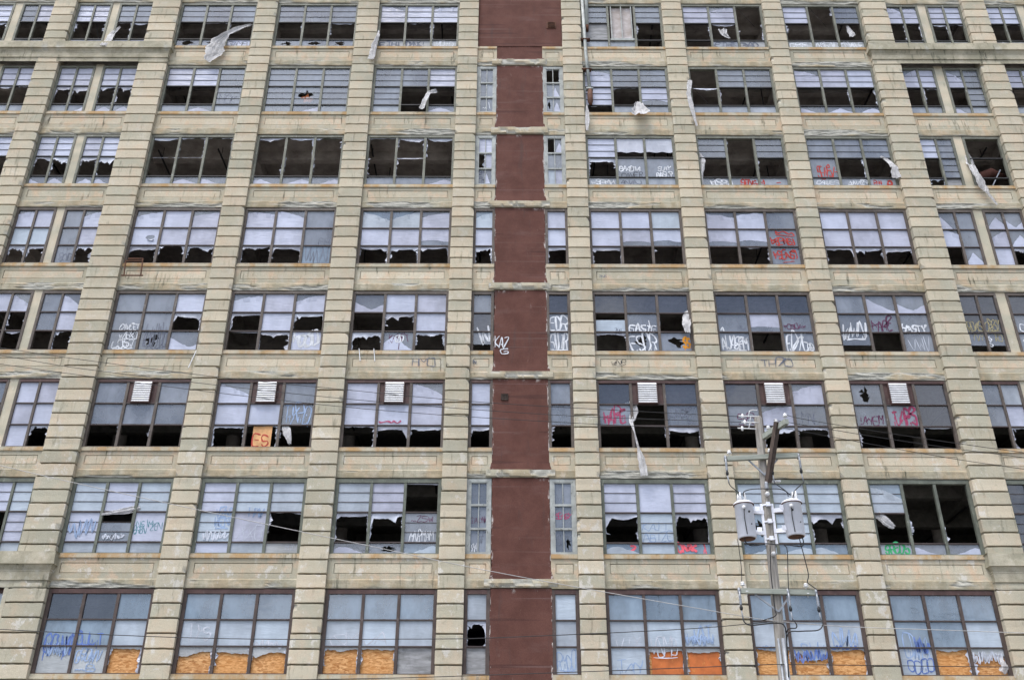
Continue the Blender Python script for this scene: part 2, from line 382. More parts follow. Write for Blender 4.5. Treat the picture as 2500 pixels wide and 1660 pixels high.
def span_mesh(xl, xr, zt, zb, label=None):
    """concrete between a sill above (zt) and the next window head (zb)"""
    h = zt - zb; mb = MB(); t = (RNG.uniform(.2, .7), RNG.uniform(0, .6), 0)
    a, b = zt - h * .275, zt - h * .575; ins = min(.24, (xr - xl) * .17); px0, px1 = xl + ins, xr - ins; gw = .026
    y = YS; lz = zb + h * .27
    # frame around the panel
    mb.box(xl, xr, y, .3, a, zt, 0, t); mb.box(xl, xr, y, .3, lz, b, 0, t)
    mb.box(xl, px0, y, .3, b, a, 0, t); mb.box(px1, xr, y, .3, b, a, 0, t)
    mb.box(px0, px1, y + .05, .3, b, a, 0, t)                                     # groove bed
    t2 = (t[0] + .22, min(1.1, t[1] + RNG.uniform(.2, .6)), 0)
    mb.box(px0 + gw, px1 - gw, y + .012, .045, b + gw, a - gw, 0, t2)
    o = mb.build('spandrel', M['span'], B)
    mb = MB(); sw = RNG.uniform(.3, .7)
    mb.box(xl + .004, xr - .004, y - .055, .30, zt - h * .135, zt - h * .055, 0, (sw, .6, 0)); mb.box(xl + .01, xr - .01, y - .02, .30, zt - h * .05, zt - .002, 0, (sw, .4, 0))
    mb.build('sill', M['sill'], o)
    lintel(xl, xr, lz, zb, o)
    return o
def lintel(xl, xr, zt, zb, par, y0=-.03, name='lintel'):
    nx = max(6, int((xr - xl) / .07)); nz = 7; vs = []; ts = []; fs = []
    off = Vector((RNG.uniform(0, 90), RNG.uniform(0, 90), RNG.uniform(0, 90))); hh = zt - zb; thr = RNG.uniform(-.02, .22)
    for j in range(nz + 1):
        for i in range(nx + 1):
            x = xl + (xr - xl) * i / nx; z = zt - hh * j / nz
            p = Vector((x * .4, z * 2.2, 0)) + off
            s = noise.fractal(p, 1., 2., 5) + (j / nz - .45) * .35
            sp = max(0., min(1., (s - thr) * 5))
            d = noise.fractal(Vector((x * 1.3, z * 9, 3)) + off, .9, 2., 5)
            y = y0 + sp * (.028 + .05 * d) + .006 * d
            if j == nz: y = y0 + .01 + sp * .03
            if j == 0: y = YS
            vs.append((x, y, z + (.012 * d if 0 < j < nz else 0) + (sp * .03 * abs(d) if j == nz else 0))); ts.append((.5 + .3 * d, .5, sp))
    m = nx + 1
    for j in range(nz):
        for i in range(nx): fs.append((j * m + i, (j + 1) * m + i, (j + 1) * m + i + 1, j * m + i + 1))
    k = len(vs)
    for i in range(nx + 1): vs.append((xl + (xr - xl) * i / nx, .3, zb)); ts.append((.4, .5, 0))
    for i in range(nx): fs.append((nz * m + i, k + i, k + i + 1, nz * m + i + 1))
    mb = MB(); mb.add(vs, fs, 0, ts); return mb.build(name, M['lint'], par)

SP = {}
for r in range(9):
    for c, (xl, xr) in BAY.items():
        zt = ROWS[r - 1][1] if r else TOP; zb = ROWS[r][0] if r < 8 else None
        if c[0] == 'N' and r in (0,): continue
        if r == 0: zt = ROWS[0][0] + 1.43
        if r == 8: zb = zt - 1.42
        SP[(r, c)] = span_mesh(xl, xr, zt, zb)
    for c, (xl, xr) in {'L': (-23.25, -19.15), 'M': (-28.5, -24.4), 'R': (19.9, 23.98), 'Q': (25.2, 29.2)}.items():
        if r in (1, 7, 8): continue
        if c in 'MQ' and r > (4 if c == 'M' else 2): continue
        zt = ROWS[r - 1][1] if r else ROWS[0][0] + 1.43; span_mesh(xl, xr, zt, ROWS[r][0])
# plain lower storeys, parapet, side and rear walls
mb = MB(); mb.box(-30.5, 31, .02, .3, 0, ROWS[7][1] - 1.42); mb.box(-30.5, 31, .02, .3, ROWS[0][0] + 1.43, TOP)
mb.box(-30.5, -19.15, .02, .3, ROWS[7][1] - 1.4, ROWS[7][0] - 3.3); mb.box(18.52, 31, .02, .3, ROWS[7][1] - 1.4, ROWS[6][1] - 1.2)
mb.box(-19.15, -17.7, .02, .3, ROWS[7][1] - 1.4, ROWS[6][1] - 1.2)
mb.box(-31, -30.5, -.1, 16, 0, TOP); mb.box(31, 31.5, -.1, 16, 0, TOP)
mb.build('outer_wall', M['pil'], B)
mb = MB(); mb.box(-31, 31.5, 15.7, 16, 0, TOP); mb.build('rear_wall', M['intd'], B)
mb = MB(); mb.box(-31, 31.5, .3, 15.7, TOP - .5, TOP - .1); mb.build('roof', M['int'], B)
# wing piers
for (a, b) in ((-21.41, -21.02), (-26.62, -26.2), (21.68, 22.12), (27.0, 27.4)):
    for r in range(8):
        if (a < -25 and r > 3) or (a > 26 and r > 1) or (a > 21 and a < 22 and r > 5) or (a < 0 and a > -22 and r > 5): continue
        mb = MB(); t, bt = ROWS[r]; n = 9; vs = []; fs = []; ts = []
        for i in range(n + 1):
            z = bt - .1 + (t - bt + .2) * i / n; q = [RNG.gauss(0, .006) for _ in range(4)]; tt = (RNG.uniform(.4, .8), RNG.random(), 0)
            vs += [(a + q[0], .26, z), (a + q[1], .055, z), (b + q[2], .055, z), (b + q[3], .26, z)]; ts += [tt] * 4
        for i in range(n):
            for j in range(3): fs.append((i * 4 + j, i * 4 + j + 1, i * 4 + 5 + j, i * 4 + 4 + j))
        mb.add(vs, fs, 0, ts); mb.build('mullion_pier', M['pier'], B)
# storeys of the outer bays where no glazing is built: blank infill between the piers
for (a, b, rs) in ((22.12, 23.98, (6,)), (25.2, 29.2, (2, 3, 4, 5, 6)), (-28.5, -24.4, (4, 5, 6)), (-23.25, -19.15, ())):
    for r in rs: mb = MB(); mb.box(a, b, .03, .29, ROWS[r + 1][0] + .01 if r < 7 else 0, ROWS[r - 1][1] - .002); mb.build('outer_wall', M['pil'], B)
# cornices on the wings
def cornice(xa, xb, z1, z0, endx, upper=True):
    mb = MB(); s = 1 if endx == 'r' else -1
    h = z1 - z0
    prof = [(z1, -.36), (z1 - h * .36, -.40), (z1 - h * .37, -.33), (z1 - h * .50, -.25), (z1 - h * .51, -.27), (z1 - h * .545, -.27), (z1 - h * .55, YW - .02), (z1 - h * .77, YW - .02), (z1 - h * .775, YW - .045), (z1 - h * .80, YW - .045), (z1 - h * .805, YW), (z0, YW)]
    nx = int((xb - xa) / .15); vs = []; ts = []; fs = []
    for (z, y) in prof:
        for i in range(nx + 1):
            x = xa + (xb - xa) * i / nx; out = -(y - YW)
            e = out if ((endx == 'r' and i == nx) or (endx == 'l' and i == 0)) else 0
            q = noise.fractal(Vector((x * 1.3, z * 3, 7)), 1., 2., 5); ch = max(0, q - .55) * .12
            vs.append((x + s * e, y + ch, z + .008 * q)); ts.append((.5 + .3 * q, .5, min(1, ch * 30)))
    m = nx + 1
    for j in range(len(prof) - 1):
        for i in range(nx): fs.append((j * m + i, (j + 1) * m + i, (j + 1) * m + i + 1, j * m + i + 1))
    mb.add(vs, fs, 0, ts)
    # the end return
    ei = nx if endx == 'r' else 0; ring = [vs[j * m + ei] for j in range(len(prof))]
    back = [(p[0], .3, p[2]) for p in ring]; k = len(prof)
    mb.add(ring + back, [(j, j + 1, k + j + 1, k + j) for j in range(k - 1)], 0, (.45, .4, 0))
    xs = [v[0] for v in vs]; mb.add([(min(xs), .3, z1), (max(xs), .3, z1), (max(xs), -.36, z1), (min(xs), -.36, z1)], [(0, 1, 2, 3)], 0, (.4, .4, 0))
    return mb.build('cornice', M['corn'], B)
zA, zB = ROWS[0][1] - .03, ROWS[1][0] + .02
cornice(-30.5, -17.72, zA, zB, 'r'); cornice(18.54, 31, zA, zB, 'l')
zA, zB = ROWS[6][1] - .03, ROWS[7][0] - .05
cornice(-30.5, -17.72, zA, zB, 'r'); cornice(18.54, 31, zA, zB, 'l')
# wing walls between lower cornice and ground at the left edge
mb = MB(); mb.box(-19.3, -19.15, YW + .01, .3, 0, 11.9); mb.build('outer_wall', M['pil'], B)

# maroon stucco strip: one panel per storey, concrete ledges between
BX0, BX1 = -.80, 1.56
LEDGE = [(39.13, 38.74), (34.59, 34.17), (30.08, 29.72), (25.53, 25.17), (21.06, 20.72), (16.58, 16.25), (12.10, 11.76)]
def brown_panel(x0, x1, z1, z0, y=.01, flare=.05, wide=None):
    mb = MB(); n = 14; m = 24; vs = []; ts = []; fs = []
    for j in range(m + 1):
        z = z1 + (z0 - z1) * j / m
        fl = flare * max(0, (j / m - .9) * 10) * 1.6
        for i in range(n + 1):
            x = x0 + (x1 - x0) * i / n
            if i in (1, n - 1): x = x0 + .04 if i == 1 else x1 - .04
            if i in (2, n - 2): x = x0 + .085 if i == 2 else x1 - .085
            e = 1. if i in (0, n) else (.7 if i in (1, n - 1) and RNG.random() < .3 else 0.)
            if j == 0 and RNG.random() < .3: e = .6
            q = noise.fractal(Vector((x * .8, z * .8, 11)), 1., 2., 4)
            if i == 0: x -= fl + RNG.uniform(-.02, .015)
            if i == n: x += fl + RNG.uniform(-.015, .02)
            vs.append((x, y + .012 * q - fl * .5, z)); ts.append((.5, .5, e))
    for j in range(m):
        for i in range(n): fs.append((j * (n + 1) + i, (j + 1) * (n + 1) + i, (j + 1) * (n + 1) + i + 1, j * (n + 1) + i + 1))
    mb.add(vs, fs, 0, ts)
    if wide:
        wx0, wx1, wz1, wz0 = wide
        mb.box(wx0, wx1, y - .03, .3, wz0, wz1)
    mb.box(x0 + .05, x1 - .05, y + .03, .3, z0, z1)
    return mb.build('infill_panel', M['brown'], B)
panels = [brown_panel(-.84, 1.62, 40.06, LEDGE[0][0], wide=(-1.80, 2.60, 43.45, 40.06))]
for i in range(7):
    panels.append(brown_panel(BX0 + .02 * (i % 2), BX1 - .01 * (i % 3), LEDGE[i][1] - .02, LEDGE[i + 1][0] if i < 6 else 6.5))
for i, (a, b) in enumerate(LEDGE):
    mb = MB(); n = 46; prof = [(a, -.02), (a - .02, -.09), ((a + b) / 2, -.10), (b + .05, -.09), (b, -.05)]; vs = []; ts = []; fs = []
    xa, xb = BX0 - .24, BX1 + .22
    for (z, y) in prof:
        for k in range(n + 1):
            x = xa + (xb - xa) * k / n; q = noise.fractal(Vector((x * 1.1, z * 3 + i * 9, 2)), 1., 2., 5); sp = max(0, min(1, (q - .05) * 6))
            vs.append((x, y + sp * .05, z + .012 * q)); ts.append((.75, .4, sp))
    for j in range(len(prof) - 1):
        for k in range(n): fs.append((j * (n + 1) + k, (j + 1) * (n + 1) + k, (j + 1) * (n + 1) + k + 1, j * (n + 1) + k + 1))
    mb.add(vs, fs, 0, ts); mb.box(xa, xb, -.02, .3, b + .002, a - .002, 0, (.5, .4, 0)); mb.build('ledge', M['ledge'], B)
# the two openings in the strip
mb = MB(); mb.box(1.80, 2.30, -.05, -.021, 41.34, 41.80)
for k in range(5): mb.bar((1.86, -.07, 41.42 + k * .08), (2.24, -.07, 41.42 + k * .08), .05, .03)
mb.build('vent_grille', M['rust'], panels[0])
mb = MB(); mb.box(-.44, -.14, -.012, -.003, 19.70, 19.98, 0)
for q in ((-.44, -.42, 19.70, 19.98), (-.16, -.14, 19.70, 19.98), (-.44, -.14, 19.96, 19.98), (-.44, -.14, 19.70, 19.72)): mb.box(q[0], q[1], -.05, -.012, q[2], q[3])
for k in range(3): mb.bar((-.42, -.025, 19.75 + k * .08), (-.16, -.025, 19.75 + k * .08), .02, .03)
mb.build('vent_grille', M['brace'], panels[5])

# interior: slabs with beams, columns, pipes
PC = [-23.8, -18.4, -13.06, -7.66, -2.3, 3.1, 8.47, 13.83, 19.2, 24.6]
for i in range(9):
    zc = (ROWS[i][0] + .32) if i < 8 else 7.3
    mb = MB(); mb.box(-30.5, 31, .3, 15.7, zc, zc + .35)
    for x in PC: mb.box(x - .24, x + .24, .31, 15.6, zc - .62, zc - .002)
    for y, dr in ((1.7, .5), (4.6, .8), (8.2, .9), (12.0, .9)): mb.box(-30.4, 30.9, y, y + .34, zc - dr, zc - .004)
    mb.build('floor_slab', M['int'] if i < 5 else M['intd'], B)  # lower storeys: deep-room shade painted in as a darker slab colour
for x in PC:
    for y in (5.2, 10.5):
        mb = MB(); mb.lathe((x, y, 0), [(.32, 0), (.32, 45.6)], 12); mb.build('column', M['int'], B, True)
for i, (t, b) in enumerate(ROWS):
    for k in range(10):
        x = -24 + k * 5.4 + RNG.uniform(-1.6, 1.6); z = t + RNG.uniform(-.45, .05); mb = MB()
        mb.tube([(x, .8, z), (x + RNG.uniform(-.1, .1), 4, z), (x, 9, z)], .045, 6)
        for y in (1.4, 3.6): mb.tube([(x, y, z), (x, y, t + .32)], .018, 5)
        if RNG.random() < .5: yy = RNG.uniform(1, 3); mb.tube([(x + .7, yy, t + .3), (x + .7, yy, t - RNG.uniform(.8, 2.2))], .03, 5)
        mb.build('ceiling_pipe', M['dark'], B)
# ------------------------------------------------------------------ windows
GLY = {'A': "00 26 40|12 32", 'B': "00 06 35 33 03|33 42 41 30 00", 'C': "45 36 16 05 01 10 30 41", 'D': "00 06 26 44 42 20 00", 'E': "46 06 00 40|03 33", 'F': "46 06 00|03 33",
       'G': "45 36 16 05 01 10 30 41 43 23", 'H': "00 06|40 46|03 43", 'I': "20 26", 'J': "46 41 30 10 01", 'K': "00 06|46 03 40", 'L': "06 00 40", 'M': "00 06 23 46 40", 'N': "00 06 40 46",
       'O': "16 05 01 10 30 41 45 36 16", 'P': "00 06 36 45 44 33 03", 'Q': "16 05 01 10 30 41 45 36 16|22 50", 'R': "00 06 36 45 44 33 03|23 40", 'S': "45 36 16 05 04 13 33 42 41 30 10 01",
       'T': "06 46|26 20", 'U': "06 01 10 30 41 46", 'V': "06 20 46", 'W': "06 10 24 30 46", 'X': "00 46|06 40", 'Y': "06 23 46|23 20", 'Z': "06 46 00 40", '0': "16 05 01 10 30 41 45 36 16",
       '1': "15 26 20", '6': "36 05 01 10 30 41 42 33 03", '7': "06 46 10", '8': "33 44 45 36 16 05 04 13 33 42 41 30 10 01 02 13", '2': "05 16 36 45 44 00 40", '3': "06 36 45 44 33 13|33 42 41 30 10 01",
       '!': "26 22|21 20", '*': "02 44|04 42|05 20", '>': "03 43|35 43 31", '^': "00 04 12 25 32 44 40 00", '@': "16 05 01 10 30 41 45 36 16|10 26 30|02 42", '~': "00 11 20 31 40", '.': "20 21"}
def smooth(p, k=3):
    if len(p) < 3: return p
    o = []
    for i in range(len(p) - 1):
        a, b, c, d = p[max(i - 1, 0)], p[i], p[i + 1], p[min(i + 2, len(p) - 1)]
        for j in range(k):
            t = j / k; o.append(tuple(.5 * (2 * b[q] + (c[q] - a[q]) * t + (2 * a[q] - 5 * b[q] + 4 * c[q] - d[q]) * t * t + (3 * b[q] - a[q] - 3 * c[q] + d[q]) * t ** 3) for q in (0, 1)))
    o.append(p[-1]); return o
def ribbon(mb, pts, wd, y, mi, rng):
    """sprayed line: full in the middle, fading to its edges"""
    vs = []; ts = []; n = len(pts); ph = rng.uniform(0, 9)
    for i, p in enumerate(pts):
        a = pts[max(i - 1, 0)]; b = pts[min(i + 1, n - 1)]; dx, dz = b[0] - a[0], b[1] - a[1]; L = math.hypot(dx, dz) or 1
        ww = wd * (1 + .28 * math.sin(ph + i * .9) + rng.uniform(-.1, .1)) * (.7 if i in (0, n - 1) else 1)
        for s, al in ((-.95, 0), (-.42, 1), (.42, 1), (.95, 0)):
            vs.append((p[0] - dz / L * ww * s, y, p[1] + dx / L * ww * s)); ts.append((.5, .5, al if 0 < i < n - 1 or n < 4 else al * .8))
    mb.add(vs, [(4 * i + k, 4 * i + k + 1, 4 * i + k + 5, 4 * i + k + 4) for i in range(n - 1) for k in range(3)], mi, ts)
def write(mb, text, x0, x1, z0, z1, wd, col, y, rng, slant=.12, drips=0, wild=1.):
    mi = GK.index(col); n = len(text); cw = (x1 - x0) / n; yy = y; hh = z1 - z0; last = None
    sl = slant * rng.uniform(-.5, 2.2); mirror = 1
    for i, ch in enumerate(text):
        if ch not in GLY: continue
        h = hh * rng.uniform(.78, 1.08); zo = z0 + rng.uniform(-.06, .12) * hh; sw = cw * rng.uniform(.85, 1.12); ro = rng.gauss(0, .09) * wild; bow = rng.gauss(0, .1) * wild
        cx, cz = x0 + (i + .5) * cw, zo + h / 2; first = True
        for st in GLY[ch].split('|'):
            p = []
            for q in st.split():
                u = int(q[0]) / 4 - .5 + rng.gauss(0, .05) * wild; v = int(q[1]) / 6 - .5 + rng.gauss(0, .035) * wild
                a = u * sw * .92 + sl * v * h * .5 + bow * sw * (v * v * 4 - .5); b = v * h
                p.append((cx + a - ro * b, cz + b + ro * a))
            if first and last and rng.random() < .3 * wild: p.insert(0, last)
            first = False; last = p[-1]
            yy -= .0006; ribbon(mb, smooth(p, 4) if rng.random() < .8 else smooth(p, 2), wd * .66, yy, mi, rng)
        for _ in range(drips + (1 if wild > 1.2 and rng.random() < .35 else 0)):
            xd = x0 + i * cw + rng.random() * cw; zd = z0 + rng.uniform(.1, .6) * hh; yy -= .0006
            ribbon(mb, [(xd, zd), (xd + .003, zd - .03), (xd + rng.gauss(0, .01), zd - rng.uniform(.1, .45) * hh)], wd * .35, yy, mi, rng)
    if n > 2 and rng.random() < .25:
        yy -= .0006; ribbon(mb, smooth([(x0 + (x1 - x0) * t, z0 - .03 + rng.gauss(0, .02)) for t in (.1, .4, .7, .95)]), wd * .6, yy, mi, rng)
def scrawl(mb, x0, x1, z0, z1, wd, col, y, rng, n=14):
    p = [(x0 + (x1 - x0) * (i + rng.uniform(-.6, .6)) / n, rng.uniform(z0, z0 + (z1 - z0) * .35) if i % 2 else rng.uniform(z0 + (z1 - z0) * .6, z1)) for i in range(n + 1)]
    ribbon(mb, smooth(p, 4), wd, y, GK.index(col), rng)
def blob(mb, cx, cz, rx, rz, col, y, rng):
    n = 20; vs = [(cx, y, cz)] + [(cx + rx * math.cos(a) * rng.uniform(.7, 1.1), y, cz + rz * math.sin(a) * rng.uniform(.7, 1.1)) for a in [2 * math.pi * i / n for i in range(n)]]
    mb.add(vs, [(0, 1 + i, 1 + (i + 1) % n) for i in range(n)], GK.index(col))

def rag(rng, n, amp, step=.75):
    v = rng.uniform(-.3, .3); o = []
    for i in range(n):
        v = v * .75 + rng.uniform(-step, step) + (rng.choice([-.9, .9]) if rng.random() < .1 else 0); o.append(v * amp)
    return o
def poly(mb, pts, y, mi, hole=None):
    loops = [[Vector((p[0], p[1], 0)) for p in pts]] + ([[Vector((p[0], p[1], 0)) for p in hole]] if hole else [])
    fl = [p for l in loops for p in l]; tr = tessellate_polygon(loops); fs = []
    for a, b, c in tr:
        n = (fl[b] - fl[a]).cross(fl[c] - fl[a]).z
        fs.append((a, b, c) if n > 0 else (a, c, b))
    mb.add([(p.x, y, p.y) for p in fl], fs, mi)
def jag(cx, cz, rx, rz, rng, n=13):
    return [(cx + rx * math.cos(2 * math.pi * i / n) * rng.choice([.3, .6, 1., 1.25]), cz + rz * math.sin(2 * math.pi * i / n) * rng.choice([.3, .65, 1., 1.2])) for i in range(n)]
class Win: pass
GI = {'g': 0, 'd': 1, 'l': 2, 'b': 3}                        # glass slots
FI = {'f': 0, 'F': 1, 'c': 2, 'h': 3}                        # film slots: loose film, film on glass, pale blue, grey
def pane(W, x0, x1, z0, z1, code, rng, cool):
    W.g, W.f = MB(), MB(); W.cols.append((W.g, W.f)); pane_(W, x0, x1, z0, z1, code, rng, cool)
def pane_(W, x0, x1, z0, z1, code, rng, cool):
    """fills one light of a window; y is the glass plane"""
    G, F = W.g, W.f; y = YG; wv = lambda a: (lambda i, j, x, z: y - .004 - abs(a * noise.noise(Vector((x * 5, z * 5, 3)))))
    W_, H = x1 - x0, z1 - z0; n = 15; X = [x0 + W_ * i / (n - 1) for i in range(n)]
    fi = 2 if cool else 1
    def shards(am=1.):
        for s in (0, 1):
            if rng.random() < .75 * am:
                m = 14; za, zb = z1, z0 + H * rng.choice([0, 0, .3, .5]); r = rag(rng, m, .07)
                xs = x0 if s == 0 else x1; d = 1 if s == 0 else -1
                e = [(xs, za + (zb - za) * i / (m - 1)) for i in range(m)]
                q = [(xs + d * max(.008, abs(r[i]) * rng.uniform(.4, 1.5)), e[i][1] + rng.gauss(0, .02)) for i in range(m)]
                F.strip(e, q, 1, lambda i, j, x, z: y + j * rng.uniform(-.05, .03), 0)
    def fringe(dmin, dmax, amp=.05):
        m = 34; xs = [x0 + W_ * i / (m - 1) for i in range(m)]; r = rag(rng, m, amp * rng.choice([.2, .3, .45, .9])); d = rng.uniform(dmin, dmax) * H; sag = rng.uniform(-.06, .12) * H; tl = rng.uniform(-.09, .09) * H
        sp = [0.] * m
        for _ in range(rng.choice([0, 1, 1, 2])):
            c = rng.randrange(m); ww = rng.uniform(1.5, 6); hh = rng.uniform(.04, .2) * H * (amp / .045); sk = rng.uniform(.4, 2.2)
            for i in range(m):
                q = (i - c) / ww; q = q * sk if q > 0 else -q / sk
                if q < 1: sp[i] = max(sp[i], hh * (1 - q))
        if rng.random() < .4 and amp > .03: 
            for e in ((0, 1),): c = rng.choice([0, m - 1]); dd = rng.uniform(.12, .5) * H; k_ = rng.randint(3, 8); sp = [max(s_, dd * (1 - abs(i - c) / k_)) for i, s_ in enumerate(sp)]
        bot = [(xs[i] + rng.gauss(0, .006), max(z0, z1 - max(.012, d + r[i] + sp[i] + sag * math.sin(math.pi * i / (m - 1)) + tl * (i / (m - 1) - .5)))) for i in range(m)]
        F.strip([(x, z1) for x in xs], bot, 3, lambda i, j, x, z: y + .01 - j * (.02 + .1 * min(.4, sp[i])) * (noise.noise(Vector((x * 3, z0, 5))) + .2), 0)
    gk = {'g': 'b' if cool else 'g', 'd': 'd', 'l': 'b' if cool else 'l'}
    c = code
    if c in 'gdlG': G.quad(x0, x1, z0, z1, y, GI[gk.get(c.lower(), 'g')])
    elif c in 'fF': F.quad(x0, x1, z0, z1, y, fi)
    elif c == 'c': F.quad(x0, x1, z0, z1, y, 2)
    elif c == 'h': F.quad(x0, x1, z0, z1, y, 3)
    elif c in 'tTA':                                           # film slipped from the top corner(s)
        a, b = {'t': (rng.uniform(.55, .8), rng.uniform(.85, 1.)), 'T': (rng.uniform(.9, 1.), rng.uniform(.35, .6)), 'A': (.5, .95)}[c]
        if c == 't' and rng.random() < .4: a, b = b, a
        r = rag(rng, n, .02); top = [(X[i], min(z1, z0 + H * (a + (b - a) * i / (n - 1) + .06 * math.sin(math.pi * i / (n - 1))) + r[i])) for i in range(n)]
        G.quad(x0, x1, z0, z1, y, GI[gk['g']])
        F.strip(top, [(x, z0) for x in X], 3, lambda i, j, x, z: y - .006 - (.03 if j == 0 and noise.noise(Vector((x * 4, z, 2))) > .1 else 0), fi)
    elif c == 'u':                                             # film above, glass at the foot
        r = rag(rng, n, .02); d = rng.uniform(.2, .35)
        G.quad(x0, x1, z0, z1, y, GI[gk['g']])
        F.strip([(x, z1) for x in X], [(X[i], z0 + H * (d + .06 * math.sin(4 * i / n)) + r[i]) for i in range(n)], 2, wv(.008), fi)
    elif c == 'p':                                             # film with a torn patch
        G.quad(x0, x1, z0, z1, y, GI[gk['g']])
        cx, cz = x0 + W_ * rng.uniform(.3, .7), z0 + H * rng.uniform(.4, .65); pw, ph_ = W_ * rng.uniform(.18, .36), H * rng.uniform(.1, .2); hp = [(cx + pw * u_ * rng.uniform(.75, 1.1), cz + ph_ * v_ * rng.uniform(.7, 1.1)) for u_, v_ in ((1, .1), (.6, .9), (-.2, 1.), (-.9, .7), (-1, -.2), (-.6, -.9), (.1, -1), (.8, -.8))]
        poly(F, [(x0, z0), (x1, z0), (x1, z1), (x0, z1)], y - .005, fi, hp)
        F.strip(hp[5:8], [(p[0] + rng.gauss(.03, .04), p[1] - rng.uniform(.03, .12)) for p in hp[5:8]], 1, lambda i, j, x, z: y - .008 - .05 * j, 0)
    elif c in 'mr':                                            # glass with drooping film in its lower part
        G.quad(x0, x1, z0, z1, y, GI[gk['g']])
        pk = rng.uniform(.0, 1.); r = rag(rng, n, .03)
        hh = [max(.04, (.75 - 1.1 * abs(i / (n - 1) - pk)) if c == 'm' else (.15 + .7 * abs(i / (n - 1) - pk))) for i in range(n)]
        F.strip([(X[i], z0 + min(H * .97, H * hh[i] + r[i])) for i in range(n)], [(x, z0) for x in X], 2, wv(.006), fi)
    elif c == 'o':
        shards(.35)
        if rng.random() < .2: fringe(.01, .03, .015)
    elif c == 'j':
        fringe(.05, .2, .045); shards(1.2)
    elif c == 'J':
        fringe(.03, .07, .02); shards(.6)
    elif c in 'kK':                                            # glass with a broken hole
        fx = F if c == 'K' else G
        hp = jag(x0 + W_ * rng.uniform(.42, .6), z0 + H * rng.uniform(.45, .58), W_ * rng.uniform(.2, .33), H * rng.uniform(.28, .38), rng, 17)
        poly(fx, [(x0, z0), (x1, z0), (x1, z1), (x0, z1)], y, fi if c == 'K' else GI[gk['g']], hp)
    elif c == 'y':                                             # a rolled down film, its foot free
        F.strip([(x, z1) for x in X], [(x, z0 + H * .28 + .03 * math.sin(i * .9)) for i, x in enumerate(X)], 2, wv(.03), 0)
    elif c == 'q':                                             # top light missing
        G.quad(x0, x1, z0, z0 + H * .64, y, GI[gk['l']])
    elif c == 's':                                             # half pane of film
        F.quad(x0, x1, z0, z0 + H * .66, y, 2)
    elif c == 'H':                                             # pane ending short of the sill
        G.quad(x0, x1, z0 + H * .36, z1, y, GI[gk['g']])
    elif c in 'BbX':                                           # boarded behind torn film
        dp = {'B': .06, 'b': .22, 'X': .14}[c]
        m = MB(); m.box(x0 - .05, x1 + .05, y + .05, y + .07, z0 - .05, z1, 0); W.boards.append((m, 'osb'))
        if c == 'X': m = MB(); m.box(x0 + W_ * rng.uniform(.0, .3), x1 + .02, y + .03, y + .05, z0, z1 - H * .1, 0); W.boards.append((m, 'redb'))
        m_ = 30; xs = [x0 + W_ * i / (m_ - 1) for i in range(m_)]; r = rag(rng, m_, .022); d = dp * H; k1, k2 = rng.uniform(.1, .9), rng.uniform(.05, .3) * (1 if c == 'b' else .35); tl = rng.uniform(-.16, .16) * (1 if c == 'b' else .3)
        F.strip([(x, z1) for x in xs], [(x + rng.gauss(0, .004), z1 - max(.02, d + H * (k2 * max(0, 1 - abs(i / (m_ - 1) - k1) * 2.6) + tl * (i / (m_ - 1) - .5)) + r[i])) for i, x in enumerate(xs)], 2, wv(.02), 3)
        shards(1.3)
    elif c == 'w':
        m = MB(); m.box(x0, x1, y + .02, y + .04, z0, z1, 0); W.boards.append((m, 'gply'))
    elif c == 'v':                                             # louvred ventilator in a dark box
        m = MB(); a, b = x0 + W_ * .18, x1 - W_ * .20; lz = z0 + .02
        m.box(x0, a, y - .02, y + .02, z0, z1, 1); m.box(b, x1, y - .02, y + .02, z0, z1, 1); m.box(a, b, y + .10, y + .14, z0, z1, 1)
        ns = 9
        for i in range(ns):
            zz = lz + (z1 - lz) * (i + .15) / ns; hh = (z1 - lz) / ns
            m.add([(a, y - .15, zz), (b, y - .15, zz), (b, y - .11, zz + hh * .93), (a, y - .11, zz + hh * .93), (a, y - .13, zz), (b, y - .13, zz), (b, y - .09, zz + hh * .93), (a, y - .09, zz + hh * .93)],
                  [(0, 1, 2, 3), (7, 6, 5, 4), (0, 4, 5, 1), (3, 2, 6, 7), (0, 3, 7, 4), (1, 5, 6, 2)], 0)
        for q in ((a - .03, a), (b, b + .03)): m.box(q[0], q[1], y - .16, y + .02, z0, z1, 1)
        m.box(a - .03, b + .03, y - .165, y + .02, z0 - .025, z0, 1)
        W.vents.append(m)
    elif c == 'x':                                             # stained sheet nailed behind thin uprights
        m = MB(); m.box(x0 + .08, x1 - .08, y + .05, y + .06, z0, z1, 0); W.boards.append((m, 'dirtyfilm'))

